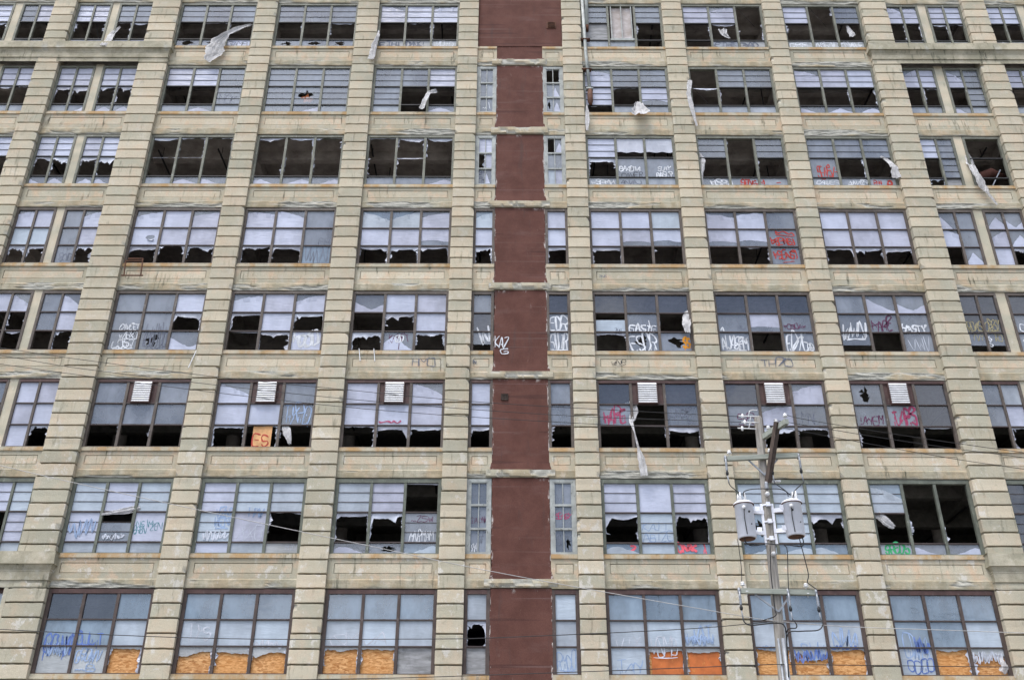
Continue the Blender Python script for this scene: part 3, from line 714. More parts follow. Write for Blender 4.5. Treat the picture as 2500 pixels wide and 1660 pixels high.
def window(key, xl, xr, zt, zb, kind, codes, seed):
    rng = random.Random(seed); W = Win(); W.g, W.f, W.boards, W.vents = None, None, [], []; W.cols = []
    fr = MB(); cols = codes.split(); nc = len(cols); narrow = nc == 1 and kind != 'S'
    pair = nc == 2
    sw = .085 if not pair else .075; hd = .13; sl = .055; y0 = .125
    if kind == 'S': sw, hd, sl = .11, .12, .07
    if kind in 'DC': sw, hd = .11, .17
    # outer frame: two steps
    fr.box(xl, xl + sw, y0, .29, zb, zt); fr.box(xr - sw, xr, y0, .29, zb, zt)
    fr.box(xl + sw, xr - sw, y0 - .004, .29, zt - hd, zt - .004, 1); fr.box(xl + sw, xr - sw, y0 - .006, .29, zb + .002, zb + sl)
    fr.box(xl + sw, xl + sw + .035, .13, .27, zb + sl, zt - hd); fr.box(xr - sw - .035, xr - sw, .13, .27, zb + sl, zt - hd)
    ix0, ix1, iz0, iz1 = xl + sw + .035, xr - sw - .035, zb + sl, zt - hd
    mw = .115 if not pair else .10
    cw = (ix1 - ix0 - mw * (nc - 1)) / nc
    for i in range(nc - 1):
        mx = ix0 + cw * (i + 1) + mw * i; lean = rng.gauss(0, .004)
        fr.box(mx + lean, mx + mw + lean, .135, .27, iz0, iz1)
    H = iz1 - iz0
    if kind in 'AC': hb = H * (.165 if kind == 'A' else .15); cuts = [(iz0 + hb + (H - hb) / 2, iz1), (iz0 + hb, iz0 + hb + (H - hb) / 2), (iz0, iz0 + hb)]; tb = .05
    else: cuts = [(iz0 + H * 2 / 3, iz1), (iz0 + H / 3, iz0 + H * 2 / 3), (iz0, iz0 + H / 3)]; tb = .05 if kind != 'S' else .07
    thin = .020
    for i, code in enumerate(cols):
        x0 = ix0 + i * (cw + mw); x1 = x0 + cw
        full = code in ('ooo', 'JoJ', 'oo', 'ooM', 'oom', 'oog', 'ooG', 'Jog', 'Jom', 'ooh')
        if code[0] == 'x':
            for q in (x0 + .09, (x0 + x1) / 2 - .02, x1 - .13): fr.box(q, q + .05, .11, .18, iz0 + H / 7 + .05, iz1 - .06, 3)
            fr.box(x0 + .02, x1 - .02, .1, .2, iz0 + H / 7 + .025, iz0 + H / 7 + .16, 3)
        if kind == 'S':
            for r in range(3):
                a, b = cuts[r]; hx = (x0 + x1) / 2
                fr.box(x0, x1, .13, .25, b - .045, b - .002); fr.box(x0, x1, .135, .25, a + .002, a + .04)
                fr.box(x0, x0 + .05, .14, .24, a + .04, b - .045); fr.box(x1 - .05, x1, .14, .24, a + .04, b - .045); fr.box(hx - .017, hx + .017, .15, .23, a + .04, b - .045)
                pane(W, x0 + .05, hx - .017, a + .04, b - .045, code[2 * r], rng, False); pane(W, hx + .017, x1 - .05, a + .04, b - .045, code[2 * r + 1], rng, False)
            continue
        for r in range(3):
            a, b = cuts[r]; ch = code[r]
            if kind in 'AC' and r == 2 and ch == 'g': ch = 'l'
            if r < 2 and not (full and r == 0) and code[r] != 'x': fr.box(x0, x1, .14, .25, a - tb / 2, a + tb / 2, 2)
            za, zz = a + (tb / 2 if r < 2 else 0), b - (tb / 2 if r else 0)
            if ch == 'x':
                if r == 0: pane(W, x0, x1, iz0 + H / 7 + .1, iz1 - .05, 'x', rng, False)
                continue
            if ch == '_': continue
            pane(W, x0, x1, za, zz, ch, rng, kind == 'D' or (kind == 'C' and rng.random() < .6) or (kind == 'B' and rng.random() < .1))
            if kind in 'AC' and r < 2 and ch not in 'ojJFGyxBw_':
                for k in (1, 2):
                    zc = za + (zz - za) * k / 3; fr.box(x0, x1, .178, .198, zc - thin / 2, zc + thin / 2, 2)
            if kind == 'A' and ch == 'o' and rng.random() < .12: fr.tube([(x0 + .2, .3, zz), (x1 - .3, .5, za + .1)], .012, 4, 2)
    mats = {'A': ['fA', 'fA', 'dark', 'fS'], 'B': ['fB', 'fB', 'darkb', 'fS'], 'H': ['fB', 'fBh', 'darkb', 'fS'], 'C': ['fC', 'fC', 'darkb', 'fS'], 'D': ['fD', 'fBh', 'darkb', 'fS'], 'S': ['fS', 'fS', 'dark', 'fS']}[kind]
    o = fr.build('window', [M[q] for q in mats], B)
    for q in W.cols: q[0].build('glass', [M['g'], M['d'], M['l'], M['b']], o); q[1].build('film', [M['film'], M['ffilm'], M['lfilm'], M['grfilm']], o)
    for m, q in W.boards: m.build('board', M[q], o)
    for m in W.vents: m.build('louvre', [M['alu'], M['fBh']], o)
    o.location.y = -.11; W.o = o; W.r = (ix0, ix1, iz0, iz1); return W

KIND = 'AAABBHCD'
WT = {
 0: "LC:foh,foh LD:gog,fog LA:fof,fof LB:gof,gof W1:gok,gok,gof W2:gok,gok,gok W3:toh,foh,toh W4:gwg,xxg,goM W5:foo,tog,ooh W6:foh,ooh,goh RA:toh,toh RB:foh,foh RC:foh,foh RD:foh,foh",
 1: "LD:fog,fog LA:fjg,fjm LB:fjm,fjm W1:fog,fom,ggg W2:ggg,gkm,ggg W3:ggg,goM,fom N1:ggglgg N2:oogmkm W4:tfo,gog,gug W5:oog,gog,gog W6:tom,fom,fom RA:tog,fog RB:Tom,ggg RC:fog,fog",
 2: "LD:foh,foh LA:fjm,fjm LB:fjm,fjm W1:Jog,Jom,Jom W2:Jom,Jom,Jom W3:Jog,Jog,Jom N1:ffofgm N2:omllcf W4:fjg,yGg,yGg W5:gog,oog,gog W6:gGg,gog,gog RA:foj,ggw RB:___,___",
 3: "LA:tfj,ffj LB:ggg,tfj W1:tpj,ffj,tfj W2:tfj,tfj,ggg W3:Tfj,Afj,tuj N1:tfj N2:ffj W4:ffj,fuo,fuo W5:tuo,tuo,ggg W6:ffj,ffj,ffj RA:mto,ggm RB:mAf,rmj",
 4: "LA:foo,Too LB:ggo,Tfj W1:ggg,ggk,fjr W2:tjo,ffj,tjf W3:roj,fjm,ffj N1:gdH N2:dgg W4:dsj,dgk,dok W5:dgg,duo,dgg W6:ggH,rgo,rgg RA:ddH,ddH RB:dgg,ddg",
 5: "LA:gff,ggf LB:fff,ffj W1:ggo,vgo,ggo W2:Tfj,vfo,ggo W3:ffj,vfj,Tfj N1:ffj N2:ggo W4:dgo,voo,dgj W5:dgo,vtj,tgj W6:kgo,vgo,ddo RA:ggo,lfj RB:ggo,ggo",
 6: "LA:fof,fff LB:fof,fff W1:fff,fqf,fFf W2:fff,fFf,foh W3:fjm,fjk,Jgm N1:gggggg N2:gggggk W4:fjm,Ffc,fjg W5:fkm,fcm,fjm W6:Tog,oom,oom RA:ddd,ddd",
 7: "LA:fof,fof LB:foo,foo W1:dlh,dlh,lfB W2:lfb,lfb,lfb W3:lfB,lfB,lfw N1:fjw N2:fff W4:lff,lfX,lcX W5:lcB,lcb,lcB W6:glf,glB,gfb",
}
WW = {}
for r, txt in WT.items():
    for e in txt.split():
        k, c = e.split(':'); cols = c.replace(',', ' ')
        if k in BAY: xl, xr = BAY[k]
        else: xl, xr = WING[k]
        kind = KIND[r]
        if k[0] == 'N' and r in (1, 2, 6): kind = 'S'
        if k == 'W1' and r == 7: xl += .0
        if cols.startswith('___'): cols = '___'; 
        WW[(r, k)] = window((r, k), xl, xr, ROWS[r][0] - .03, ROWS[r][1] - .02, kind, cols, hash((r, sum(map(ord, k)))) % 9999)

# ------------------------------------------------------------------ graffiti on the panes (fractions of the glazed opening)
TAGS = [
 (0, 'LA', 'KRIVEN', .1, 1., .02, .12, .05, 'D'), (0, 'LB', 'MAN', 0, .45, .02, .12, .05, 'D'), (0, 'W1', 'GAMB', .7, .97, .02, .13, .03, 'D'), (0, 'W3', 'ETHI', .02, .29, .01, .135, .1, 'D'), (0, 'W3', 'DMNK!', .36, .6, .01, .135, .08, 'D'), (0, 'W3', 'AVOID', .68, .96, .01, .13, .06, 'W'),
 (0, 'W5', 'ETH!', .37, .64, .015, .13, .09, 'D'), (0, 'W5', 'BAD', .7, .92, .015, .13, .08, 'D'), (0, 'W6', 'DEPO', .03, .32, .01, .135, .085, 'W'), (0, 'W6', 'ASEND', .36, .66, .01, .13, .06, 'W'), (0, 'W6', 'KNAVE', .68, .99, .0, .14, .1, 'W'), (0, 'RC', 'KNAVE', .05, .98, .0, .14, .07, 'W'),
 (1, 'W1', 'NOK', .72, .96, .19, .40, .035, 'D'), (1, 'N1', '~I', .2, .9, .1, .25, .03, 'W'),
 (2, 'N1', 'SM', .05, .45, .22, .30, .05, 'D'), (2, 'N1', 'AL', .08, .48, .12, .2, .05, 'D'), (2, 'N1', 'LS', .03, .45, .02, .1, .05, 'D'),
 (2, 'W4', '*SEMH', .02, .29, .02, .12, .055, 'W'), (2, 'W4', 'BAASIA', .36, .61, .3, .41, .06, 'W'), (2, 'W4', 'CAVER', .38, .63, .17, .27, .03, 'K'), (2, 'W4', 'ANVAJ', .37, .6, .03, .12, .045, 'D'), (2, 'W4', 'SUAY', .81, .96, .31, .4, .045, 'W'), (2, 'W4', 'BASUR', .79, .97, .18, .29, .055, 'W'),
 (2, 'W5', 'WSBA', .1, .36, .0, .13, .085, 'W'), (2, 'W5', 'SENSI>', .45, .73, .01, .125, .07, 'R'), (2, 'W5', '~', .86, .92, .06, .1, .05, 'R'),
 (2, 'W6', 'SENSI', .07, .28, .17, .43, .06, 'R'), (2, 'W6', '>', .28, .33, .24, .34, .05, 'R'), (2, 'W6', 'CAVER', .04, .32, .03, .12, .055, 'W'), (2, 'W6', 'JAVER', .41, .66, .03, .12, .055, 'W'), (2, 'W6', 'RNI', .73, .84, .03, .12, .05, 'R'), (2, 'W6', 'O', .9, .95, .03, .12, .1, 'R'),
 (3, 'LB', 'SQO', .1, .44, .04, .18, .04, 'D'), (3, 'LB', 'IY', .12, .35, .2, .3, .02, 'D'), (3, 'W2', 'VWVV', .7, .98, .01, .31, .04, 'D'), (3, 'W2', 'PM', .86, .98, .37, .47, .025, 'D'),
 (3, 'W5', '^', .77, .96, .56, .66, .06, 'R'), (3, 'W5', '*SENSI', .7, .98, .38, .52, .07, 'R'), (3, 'W5', '*SENSI', .71, .99, .12, .27, .07, 'R'), (3, 'W5', '~', .77, .96, .05, .09, .04, 'R'),
 (4, 'W1', 'CAVE', .09, .24, .36, .46, .05, 'W'), (4, 'W1', 'ET', .24, .31, .37, .46, .05, 'W'), (4, 'W1', '*ZERO', .1, .31, .19, .32, .06, 'W'), (4, 'W1', 'LOST', .04, .3, .05, .18, .065, 'W'), (4, 'W1', '~~', .05, .29, .02, .08, .05, 'W'), (4, 'W2', '*000', .69, .97, .09, .31, .13, 'W'),
 (4, 'W3', 'KNUFT', .4, .62, .14, .29, .04, 'M'), (4, 'W3', 'I', .48, .54, .02, .13, .04, 'M'), (4, 'W3', '@', .465, .555, .15, .27, .05, 'W'), (4, 'N1', 'W', .2, .98, .14, .44, .1, 'W'),
 (4, 'N2', 'EDR', .02, .98, .36, .64, .085, 'W'), (4, 'N2', 'EDTR', .04, .98, .02, .31, .085, 'W'),
 (4, 'W4', 'EASTE', .36, .65, .34, .47, .08, 'W'), (4, 'W4', 'I', .54, .6, .4, .55, .1, 'W'), (4, 'W4', 'ESDR', .36, .64, .0, .31, .075, 'W'), (4, 'W4', 'SS', .92, .99, .07, .26, .11, 'O'), (4, 'W4', 'ZNN', .2, .27, .3, .39, .025, 'D'),
 (4, 'W5', 'AUASEM', .02, .29, .03, .27, .075, 'W'), (4, 'W5', 'EDTE', .71, .94, .02, .3, .08, 'W'), (4, 'W5', '@', .92, .99, .03, .14, .05, 'W'), (4, 'W5', '*OSOA*', .7, .94, .4, .49, .035, 'M'), (4, 'W5', 'MV', .2, .29, .38, .45, .03, 'D'), (4, 'W5', 'A', .02, .06, .36, .43, .06, 'W'),
 (4, 'W6', 'WWN', .03, .28, .23, .5, .09, 'W'), (4, 'W6', '~', .0, .08, .28, .33, .08, 'W'), (4, 'W6', '*APE', .36, .6, .36, .58, .06, 'M'), (4, 'W6', 'HASTY', .69, .96, .34, .47, .1, 'W'), (4, 'W6', 'VWV', .74, .98, .02, .24, .025, 'F'),
 (4, 'RA', 'ROAS', .05, .47, .36, .52, .05, 'Y'), (4, 'RA', 'OBSY', .55, .98, .38, .56, .05, 'Y'), (4, 'RA', 'IVY', .1, .45, .2, .3, .04, 'Y'), (4, 'RA', 'TO', .7, .95, .18, .3, .04, 'Y'), (4, 'RA', '6', .55, .64, .2, .28, .05, 'W'), (4, 'RA', '6', .55, .64, .1, .18, .05, 'W'), (4, 'RB', 'CHK', .1, .45, .38, .5, .05, 'W'), (4, 'RB', 'S8', .1, .4, .1, .25, .05, 'W'),
 (5, 'W2', 'TYPO', .7, .98, .36, .62, .06, 'L'), (5, 'W4', '*APE', .03, .27, .37, .6, .08, 'S'), (5, 'W4', 'HYPE', .71, .95, .38, .6, .05, 'D'), (5, 'W5', 'S8', .09, .27, .37, .53, .04, 'M'), (5, 'W5', 'MAL', .75, .93, .38, .55, .025, 'D'), (5, 'W6', '!AYEM', .02, .29, .36, .5, .045, 'M'), (5, 'W6', 'TAPS', .4, .64, .36, .6, .1, 'S'),
 (6, 'W1', 'NSIM', .71, .88, .36, .46, .025, 'T'), (6, 'W1', 'ZEN', .86, .98, .32, .42, .025, 'T'), (6, 'W1', 'BREN', .69, .82, .27, .37, .03, 'T'), (6, 'W2', 'VZNS', .15, .33, .5, .64, .06, 'L'), (6, 'W2', 'WEN', .15, .3, .36, .5, .06, 'L'), (6, 'W2', 'ITW', .45, .63, .5, .64, .06, 'L'), (6, 'W2', 'XXO', .4, .64, .18, .4, .025, 'F'), (6, 'W2', 'MIN', .88, .98, .05, .13, .02, 'F'),
 (6, 'W3', 'MNR', .74, .85, .17, .32, .03, 'W'), (6, 'W3', 'MAM', .86, .97, .18, .32, .03, 'W'), (6, 'W3', '~ZSW', .74, .97, .45, .54, .025, 'M'), (6, 'N1', 'SMA', .1, .45, .02, .14, .025, 'W'), (6, 'N1', 'ZIN', .1, .48, .42, .5, .02, 'M'), (6, 'N1', 'LYNW', .53, .92, .42, .5, .02, 'M'), (6, 'N1', 'EP', .55, .95, .24, .34, .03, 'D'), (6, 'N1', 'AF', .55, .8, .14, .22, .02, 'D'),
 (6, 'N2', 'ISF', .05, .45, .1, .26, .03, 'D'), (6, 'N2', 'SENSY', .1, .9, .48, .56, .04, 'S'), (6, 'W4', 'KAIT', .36, .62, .33, .44, .03, 'L'), (6, 'W4', 'ABIZE', .37, .65, .18, .3, .03, 'L'), (6, 'W4', 'DARK', .69, .87, .03, .14, .1, 'P'), (6, 'W4', 'I', .93, .97, .0, .13, .1, 'P'), (6, 'W4', 'Z', .22, .29, .0, .11, .1, 'P'), (6, 'W6', 'SREDS', .05, .29, .01, .14, .075, 'G'), (6, 'RA', 'CK', .1, .45, .1, .25, .03, 'Y'),
 (7, 'W1', 'GRIM', .03, .29, .22, .5, .07, 'B'), (7, 'W1', 'OCULT', .26, .6, .34, .5, .07, 'B'), (7, 'W1', 'GROWN', .36, .6, .14, .3, .05, 'L'), (7, 'W1', '~B', .38, .58, .03, .12, .04, 'L'), (7, 'W2', 'TYS', .05, .27, .42, .6, .06, 'F'), (7, 'W3', 'OMVA', .05, .6, .35, .5, .05, 'F'),
 (7, 'N2', 'RYDO', .04, .96, .05, .27, .04, 'L'), (7, 'W4', 'VIX', .04, .28, .3, .48, .04, 'F'), (7, 'W4', 'VOMB', .36, .62, .22, .46, .04, 'F'), (7, 'W4', 'TAY', .05, .3, .02, .16, .04, 'L'), (7, 'W4', 'HAT', .7, .96, .38, .6, .07, 'L'), (7, 'W5', 'HSVW', .36, .64, .2, .4, .05, 'L'), (7, 'W5', 'NWA', .72, .97, .35, .55, .07, 'L'), (7, 'W6', 'OWA', .05, .3, .2, .5, .05, 'L'), (7, 'W6', 'OCOO', .06, .31, .03, .2, .045, 'B'), (7, 'W6', 'WWW', .7, .97, .16, .3, .03, 'F'),
]
GR = {}
for (r, k, txt, u0, u1, v0, v1, wd, col) in TAGS:
    W = WW[(r, k)]; x0, x1, z0, z1 = W.r; mb = MB(); rg = random.Random(len(txt) * 31 + r * 7 + ord(txt[0]) + int(u0 * 100))
    dr = 2 if col in 'SLB' and r in (5, 7) else 0
    write(mb, txt, x0 + u0 * (x1 - x0), x0 + u1 * (x1 - x0), z0 + v0 * (z1 - z0), z0 + v1 * (z1 - z0), wd, col, YG - .004 - .004 * (len([1 for q in TAGS if q[:2] == (r, k) and q[3:] < (u0, u1, v0, v1, wd, col)]) % 4), rg, .12, dr, 1.3 if wd > .05 else 1.); mb.build('graffiti', GM, W.o)
def wrect(r, k): return WW[(r, k)].r
x0, x1, z0, z1 = wrect(4, 'W1'); mb = GR[(4, 'W1')] = MB()
for i in range(13): xx = x0 + (.40 + .022 * i) * (x1 - x0); ribbon(mb, smooth([(xx, z0 + RNG.uniform(.3, .5) * (z1 - z0)), (xx + RNG.gauss(0, .05), z0 + .3), (xx + RNG.gauss(0, .12), z0 + RNG.uniform(0, .25))]), .03, YG - .012 - .0005 * i, GK.index('D'), RNG)
for (r, k, u0, u1, v0, v1, col, n) in ((7, 'W5', .02, .29, .30, .36, 'L', 12), (7, 'W5', .36, .66, .14, .32, 'B', 16), (7, 'W5', .7, .96, .3, .36, 'B', 12), (7, 'W4', .7, .96, .36, .5, 'L', 12), (7, 'W1', .05, .27, .18, .4, 'L', 12), (6, 'W1', .02, .28, .2, .5, 'L', 10), (6, 'W2', .05, .3, .15, .34, 'F', 12), (6, 'W1', .38, .6, .18, .27, 'F', 14), (7, 'W6', .16, .3, .26, .48, 'B', 9), (7, 'W6', .7, .98, .12, .3, 'F', 18), (7, 'W2', .68, .95, .3, .42, 'F', 12), (5, 'W3', .36, .6, .36, .42, 'S', 6)):
    x0, x1, z0, z1 = wrect(r, k); scrawl(GR.setdefault((r, k), MB()), x0 + u0 * (x1 - x0), x0 + u1 * (x1 - x0), z0 + v0 * (z1 - z0), z0 + v1 * (z1 - z0), .045, col, YG - .03, RNG, n)
for k, mb in GR.items(): mb.build('graffiti', GM, WW[k].o)
# loose boards and bits fixed in openings
x0, x1, z0, z1 = wrect(5, 'W2'); mb = MB(); c = (x1 - x0) / 3
mb.box(x0 + c * 1.22, x0 + c * 1.80, YG + .01, YG + .03, z0, z0 + (z1 - z0) / 3 - .03); o = mb.build('board', M['ply'], WW[(5, 'W2')].o)
mb = MB(); write(mb, 'ES', x0 + c * 1.25, x0 + c * 1.74, z0 + .05, z0 + .52, .06, 'R', YG + .004, RNG); mb.build('graffiti', GM, WW[(5, 'W2')].o)
x0, x1, z0, z1 = wrect(1, 'W2'); c = (x1 - x0) / 3; mb = MB()
poly(mb, jag(x0 + c * 1.52, z0 + 1.02, .42, .3, random.Random(4), 15), YG + .12, 0); mb.build('board', M['redb'], WW[(1, 'W2')].o)
# writing on spandrels and on the strip
def wall_tag(par, txt, x0, x1, z0, z1, wd, col, y): mb = MB(); write(mb, txt, x0, x1, z0, z1, wd, col, y, RNG, .12); mb.build('graffiti', GM, par)
wall_tag(SP[(5, 'W3')], 'HMO', -4.3, -3.3, 21.28, 21.68, .04, 'D', -.012)
wall_tag(SP[(5, 'N1')], 'N', -1.68, -1.53, 21.4, 21.62, .045, 'D', -.012)
wall_tag(SP[(5, 'W4')], 'WNR', 4.3, 4.95, 21.40, 21.60, .025, 'K', -.012)
wall_tag(SP[(5, 'W5')], 'TH7O', 10.7, 12.1, 21.32, 21.70, .05, 'D', -.012)
wall_tag(SP[(4, 'W4')], 'ZNS', 3.95, 4.3, 25.84, 25.97, .02, 'D', -.012)
mb = MB(); write(mb, 'KAZ', -.72, -.15, 22.2, 22.8, .055, 'W', -.03, RNG, .5); write(mb, 'G', -.5, -.15, 21.9, 22.15, .05, 'W', -.04, RNG); mb.build('graffiti', GM, panels[4])
# ------------------------------------------------------------------ drainpipe
mb = MB(); mb.tube([(3.69, -.12, 45.5), (3.80, -.12, 39.36), (3.91, -.12, 37.0)], .085, 10); mb.tube([(3.96, -.12, 45.5), (3.93, -.12, 41.5)], .095, 10)
mb.tube([(3.93, -.12, 41.5), (3.93, -.02, 41.32), (3.95, .25, 41.25)], .09, 8, 1)
mb.box(3.72, 4.08, -.24, -.0, 36.96, 37.02); mb.lathe((3.92, -.12, 36.0), [(.08, 0), (.10, .1), (.13, .2), (.13, .95)], 10, 1)
for z in (43.9, 40.4, 38.3): mb.box(3.55, 4.05, -.225, .02, z, z + .05, 1)
mb.build('drainpipe', [M['pipe'], M['rust']], B, True)
# wrecked lining inside the frameless opening on the right
mb = MB(); mb.tube([(22.5, 1.4, 31.6), (23.0, 1.1, 32.4), (23.6, .9, 32.55), (24.4, 1.0, 32.3)], [.2, .27, .25, .12], 10); mb.build('ceiling_duct', M['brown'], B, True)
mb = MB(); mb.bar((23.1, .5, 31.2), (23.75, .35, 32.3), .05, .05); mb.build('hanging_strut', M['galv'], B)

# ------------------------------------------------------------------ torn sheets hanging out of windows
SG = 'torn plastic sheets hanging out of windows'
def sheet(spine, label, folds=3, amp=.07, y0=-.26, n=15, seed=1, group=SG, mat='sheet'):
    """spine: (x, z, width[, y]) from where it is caught to its free end"""
    rg = random.Random(seed); pts = []
    for i in range(len(spine) - 1):
        a, b = spine[i], spine[i + 1]; m = 7
        for j in range(m): pts.append(tuple(a[q] + (b[q] - a[q]) * j / m for q in (0, 1, 2)) + ((a[3] if len(a) > 3 else y0) + ((b[3] if len(b) > 3 else y0) - (a[3] if len(a) > 3 else y0)) * j / m,))
    e = spine[-1]; pts.append((e[0], e[1], e[2], e[3] if len(e) > 3 else y0)); vs = []; fs = []; N = len(pts); ph = rg.uniform(0, 6)
    for i, p in enumerate(pts):
        a, b = pts[max(0, i - 1)], pts[min(N - 1, i + 1)]; dx, dz = b[0] - a[0], b[1] - a[1]; L = math.hypot(dx, dz) or 1; nx, nz = -dz / L, dx / L
        for k in range(n):
            s = k / (n - 1) - .5; q = noise.fractal(Vector((p[0] * 2 + s, p[1] * 2, seed)), 1., 2., 4)
            wd = p[2] * (1 + .3 * noise.noise(Vector((p[1] * 4, seed, k // (n - 1)))))
            d = (rg.gauss(0, .025) if i in (0, N - 1) else 0) + (rg.gauss(0, .025) if k in (0, n - 1) else 0)
            fold = noise.noise(Vector((s * folds * 1.1 + ph, p[1] * .55, seed * 3.7))) + .45 * noise.noise(Vector((s * folds * 2.7, p[1] * 1.1, seed)))
            vs.append((p[0] + nx * s * wd + dx / L * d, p[3] - amp * 1.5 * fold * min(1, p[2] * 2.2) + amp * .4 * q, p[1] + nz * s * wd + dz / L * d - abs(s) * wd * .35 * (i / N) * math.cos(ph * 3) * (1 if i > N * .6 else 0)))
    for i in range(N - 1):
        for k in range(n - 1): fs.append((i * n + k, (i + 1) * n + k, (i + 1) * n + k + 1, i * n + k + 1))
    mb = MB(); mb.add(vs, fs); o = mb.build('torn_sheet', M[mat], None, True); return tag(o, label, 'torn sheet', group)
sheet([(-20.75, 41.5, .12, .1), (-21.0, 40.9, .3, 0), (-20.95, 40.2, .38), (-21.1, 39.62, .4, -.45)], 'white rag over the pier between two top-floor windows, just above the left cornice', seed=3)
sheet([(-13.62, 41.9, .12, .15), (-14.2, 41.45, .2, .0), (-14.85, 40.75, .28), (-15.25, 40.1, .75), (-15.4, 39.4, .95), (-15.6, 38.75, .35)], 'largest white sheet, pulled diagonally out of a top-floor window and ballooning below its sill', seed=5, amp=.12)
sheet([(-7.04, 41.2, .06, .0), (-7.0, 40.6, .15), (-7.15, 39.9, .28), (-7.25, 38.85, .34)], 'pleated white strip hanging down a pilaster beside ETHI graffiti', seed=8, folds=4)
sheet([(-3.85, 37.15, .3, .12), (-4.2, 36.9, .22, 0), (-4.35, 36.2, .24), (-4.5, 35.55, .28)], 'white strip wound round a mullion of the window left of the maroon strip', seed=11)
sheet([(3.72, 35.85, .05), (3.72, 35.2, .22), (3.70, 34.7, .22), (3.68, 34.2, .1)], 'narrow white scrap below the rusted foot of the drainpipe', seed=12)
sheet([(6.3, 36.35, .2, .05), (6.32, 35.95, .45, -.1), (6.33, 35.5, .75), (6.34, 35.1, .95, -.45)], 'bell-shaped white sheet draped over a sill right of the drainpipe', seed=14, amp=.13)
sheet([(9.08, 37.85, .12, .05), (8.98, 37.4, .26), (8.85, 36.6, .2), (8.92, 35.7, .24), (9.08, 34.5, .1)], 'long thin white sheet twisting down a pilaster beside an empty upper window', seed=17)
sheet([(9.1, 33.2, .1, .1), (9.2, 32.6, .38), (9.1, 31.8, .2), (9.08, 31.05, .16)], 'crumpled white sheet at the left jamb above WSBA graffiti', seed=19, y0=.05)
sheet([(17.9, 33.0, .06, .12), (18.2, 32.6, .22, .0), (18.35, 32.0, .3), (18.32, 31.3, .46)], 'skirt-shaped white sheet hanging at the right jamb of the window lettered CAVER and JAVER', seed=21, folds=4)
sheet([(22.15, 33.3, .1, .1), (22.2, 32.5, .4, .05), (22.15, 31.7, .35), (22.3, 30.9, .4), (22.45, 30.5, .16), (22.75, 29.75, .1)], 'ragged white sheet trailing from the frameless black opening at right', seed=23, amp=.12)
sheet([(5.0, 19.7, .5, .12), (5.15, 19.2, .4, .1), (5.0, 18.7, .16, 0), (5.06, 18.2, .05), (5.2, 17.4, .10), (5.28, 17.0, .30), (5.36, 16.25, .30, -.3)], 'white sheet on a thin twisted tail below the louvre right of the maroon strip', seed=26)
sheet([(7.85, 24.2, .2, .1), (7.72, 23.7, .4, 0), (7.65, 23.25, .36), (7.66, 22.85, .2)], 'small crumpled white sheet beside orange graffiti', seed=28)
sheet([(-9.45, 18.55, .25, .1), (-9.3, 18.2, .34, 0), (-9.15, 17.7, .14)], 'grey white flap next to the orange board painted ES', seed=30, y0=.05)
sheet([(-14.85, 14.98, .3, .1), (-15.4, 14.78, .26, -.05), (-16.3, 14.64, .08)], 'white flap pulled sideways above a dark slot in a green-framed window', seed=33, y0=0)
sheet([(18.2, 9.2, .1, .05), (18.25, 8.9, .25, .0), (18.15, 8.65, .3)], 'white flap in the corner of the lowest right-hand boarded window', seed=35, y0=.05)
sheet([(11.1, 41.5, .5, .14), (11.15, 41.1, .35, .1), (11.4, 40.8, .12)], 'frayed white sheet behind the glass above ETH! graffiti', seed=37, y0=.1)
sheet([(17.75, 41.8, .12, .16), (17.85, 41.3, .25, .1), (17.9, 40.9, .3, .05)], 'small white rag at the right jamb above the word KNAVE', seed=39, y0=.08)
sheet([(14.5, 14.9, .4, .1), (14.9, 14.45, .35, .05), (15.2, 14.25, .18)], 'white rag behind the sash above green graffiti', seed=41, y0=.1)

# small loose things caught on the facade
mb = MB()
for a, b in (((-17.49, 26.55), (-17.42, 25.71)), ((-16.73, 26.62), (-16.66, 25.71)), ((-17.55, 25.72), (-16.56, 25.72)), ((-17.49, 26.5), (-16.73, 26.5)), ((-17.4, 26.62), (-16.7, 26.62))): mb.bar((a[0], -.26, a[1]), (b[0], -.26, b[1]), .05, .045)
tag(mb.build('metal_frame', M['rust']), 'rusty rectangular iron frame hanging from a sill at left', 'frame')
def rod(a, b, r, label, mat, grp=None): mb = MB(); mb.tube([a, b], r, 6); tag(mb.build('rod', M[mat]), label, 'rod', grp)
rod((-13.62, -.12, 21.98), (-13.78, -.28, 21.06), .022, 'pale stick dangling from a sill left of a pilaster', 'alu')
rod((-6.62, .0, 22.15), (-6.46, -.4, 21.34), .02, 'bent rod over the sill under a jagged open window, the left one of two', 'galv')
rod((-5.98, .0, 22.15), (-5.83, -.4, 21.32), .02, 'bent rod over the sill under a jagged open window, the right one of two', 'galv')

# ------------------------------------------------------------------ utility pole
PY = -8.
P = empty('utility_pole', (7.74, PY, 0), 'weathered wooden utility pole with two pale transformers in front of the factory', 'utility pole')
def pb(mb, name, mat, par=P, sm=False):
    o = mb.build(name, mat, None, sm)
    q = (P if par is P else par); o.parent = q; o.matrix_parent_inverse = Matrix.Translation((-7.74, -PY, 0)) if q is P else Matrix.Identity(4)
    return o
px = lambda z: 7.74 + .40 * z / 15.3
mb = MB(); zz = [0, 2, 4, 6, 8, 10, 12, 14, 15.25, 15.3]; mb.tube([(px(z), PY, z) for z in zz], [.19 - .0042 * z for z in zz[:-1]] + [.10], 16); pb(mb, 'pole_shaft', M['pole'], P, True)
ay = PY - .19
mb = MB(); mb.bar((6.92, ay, 13.74), (9.22, ay, 13.86), .13, .15); pb(mb, 'crossarm', M['arm'])
mb = MB(); mb.bar((6.9, ay, 9.49), (9.12, ay, 9.44), .13, .15); pb(mb, 'crossarm', M['arm'])
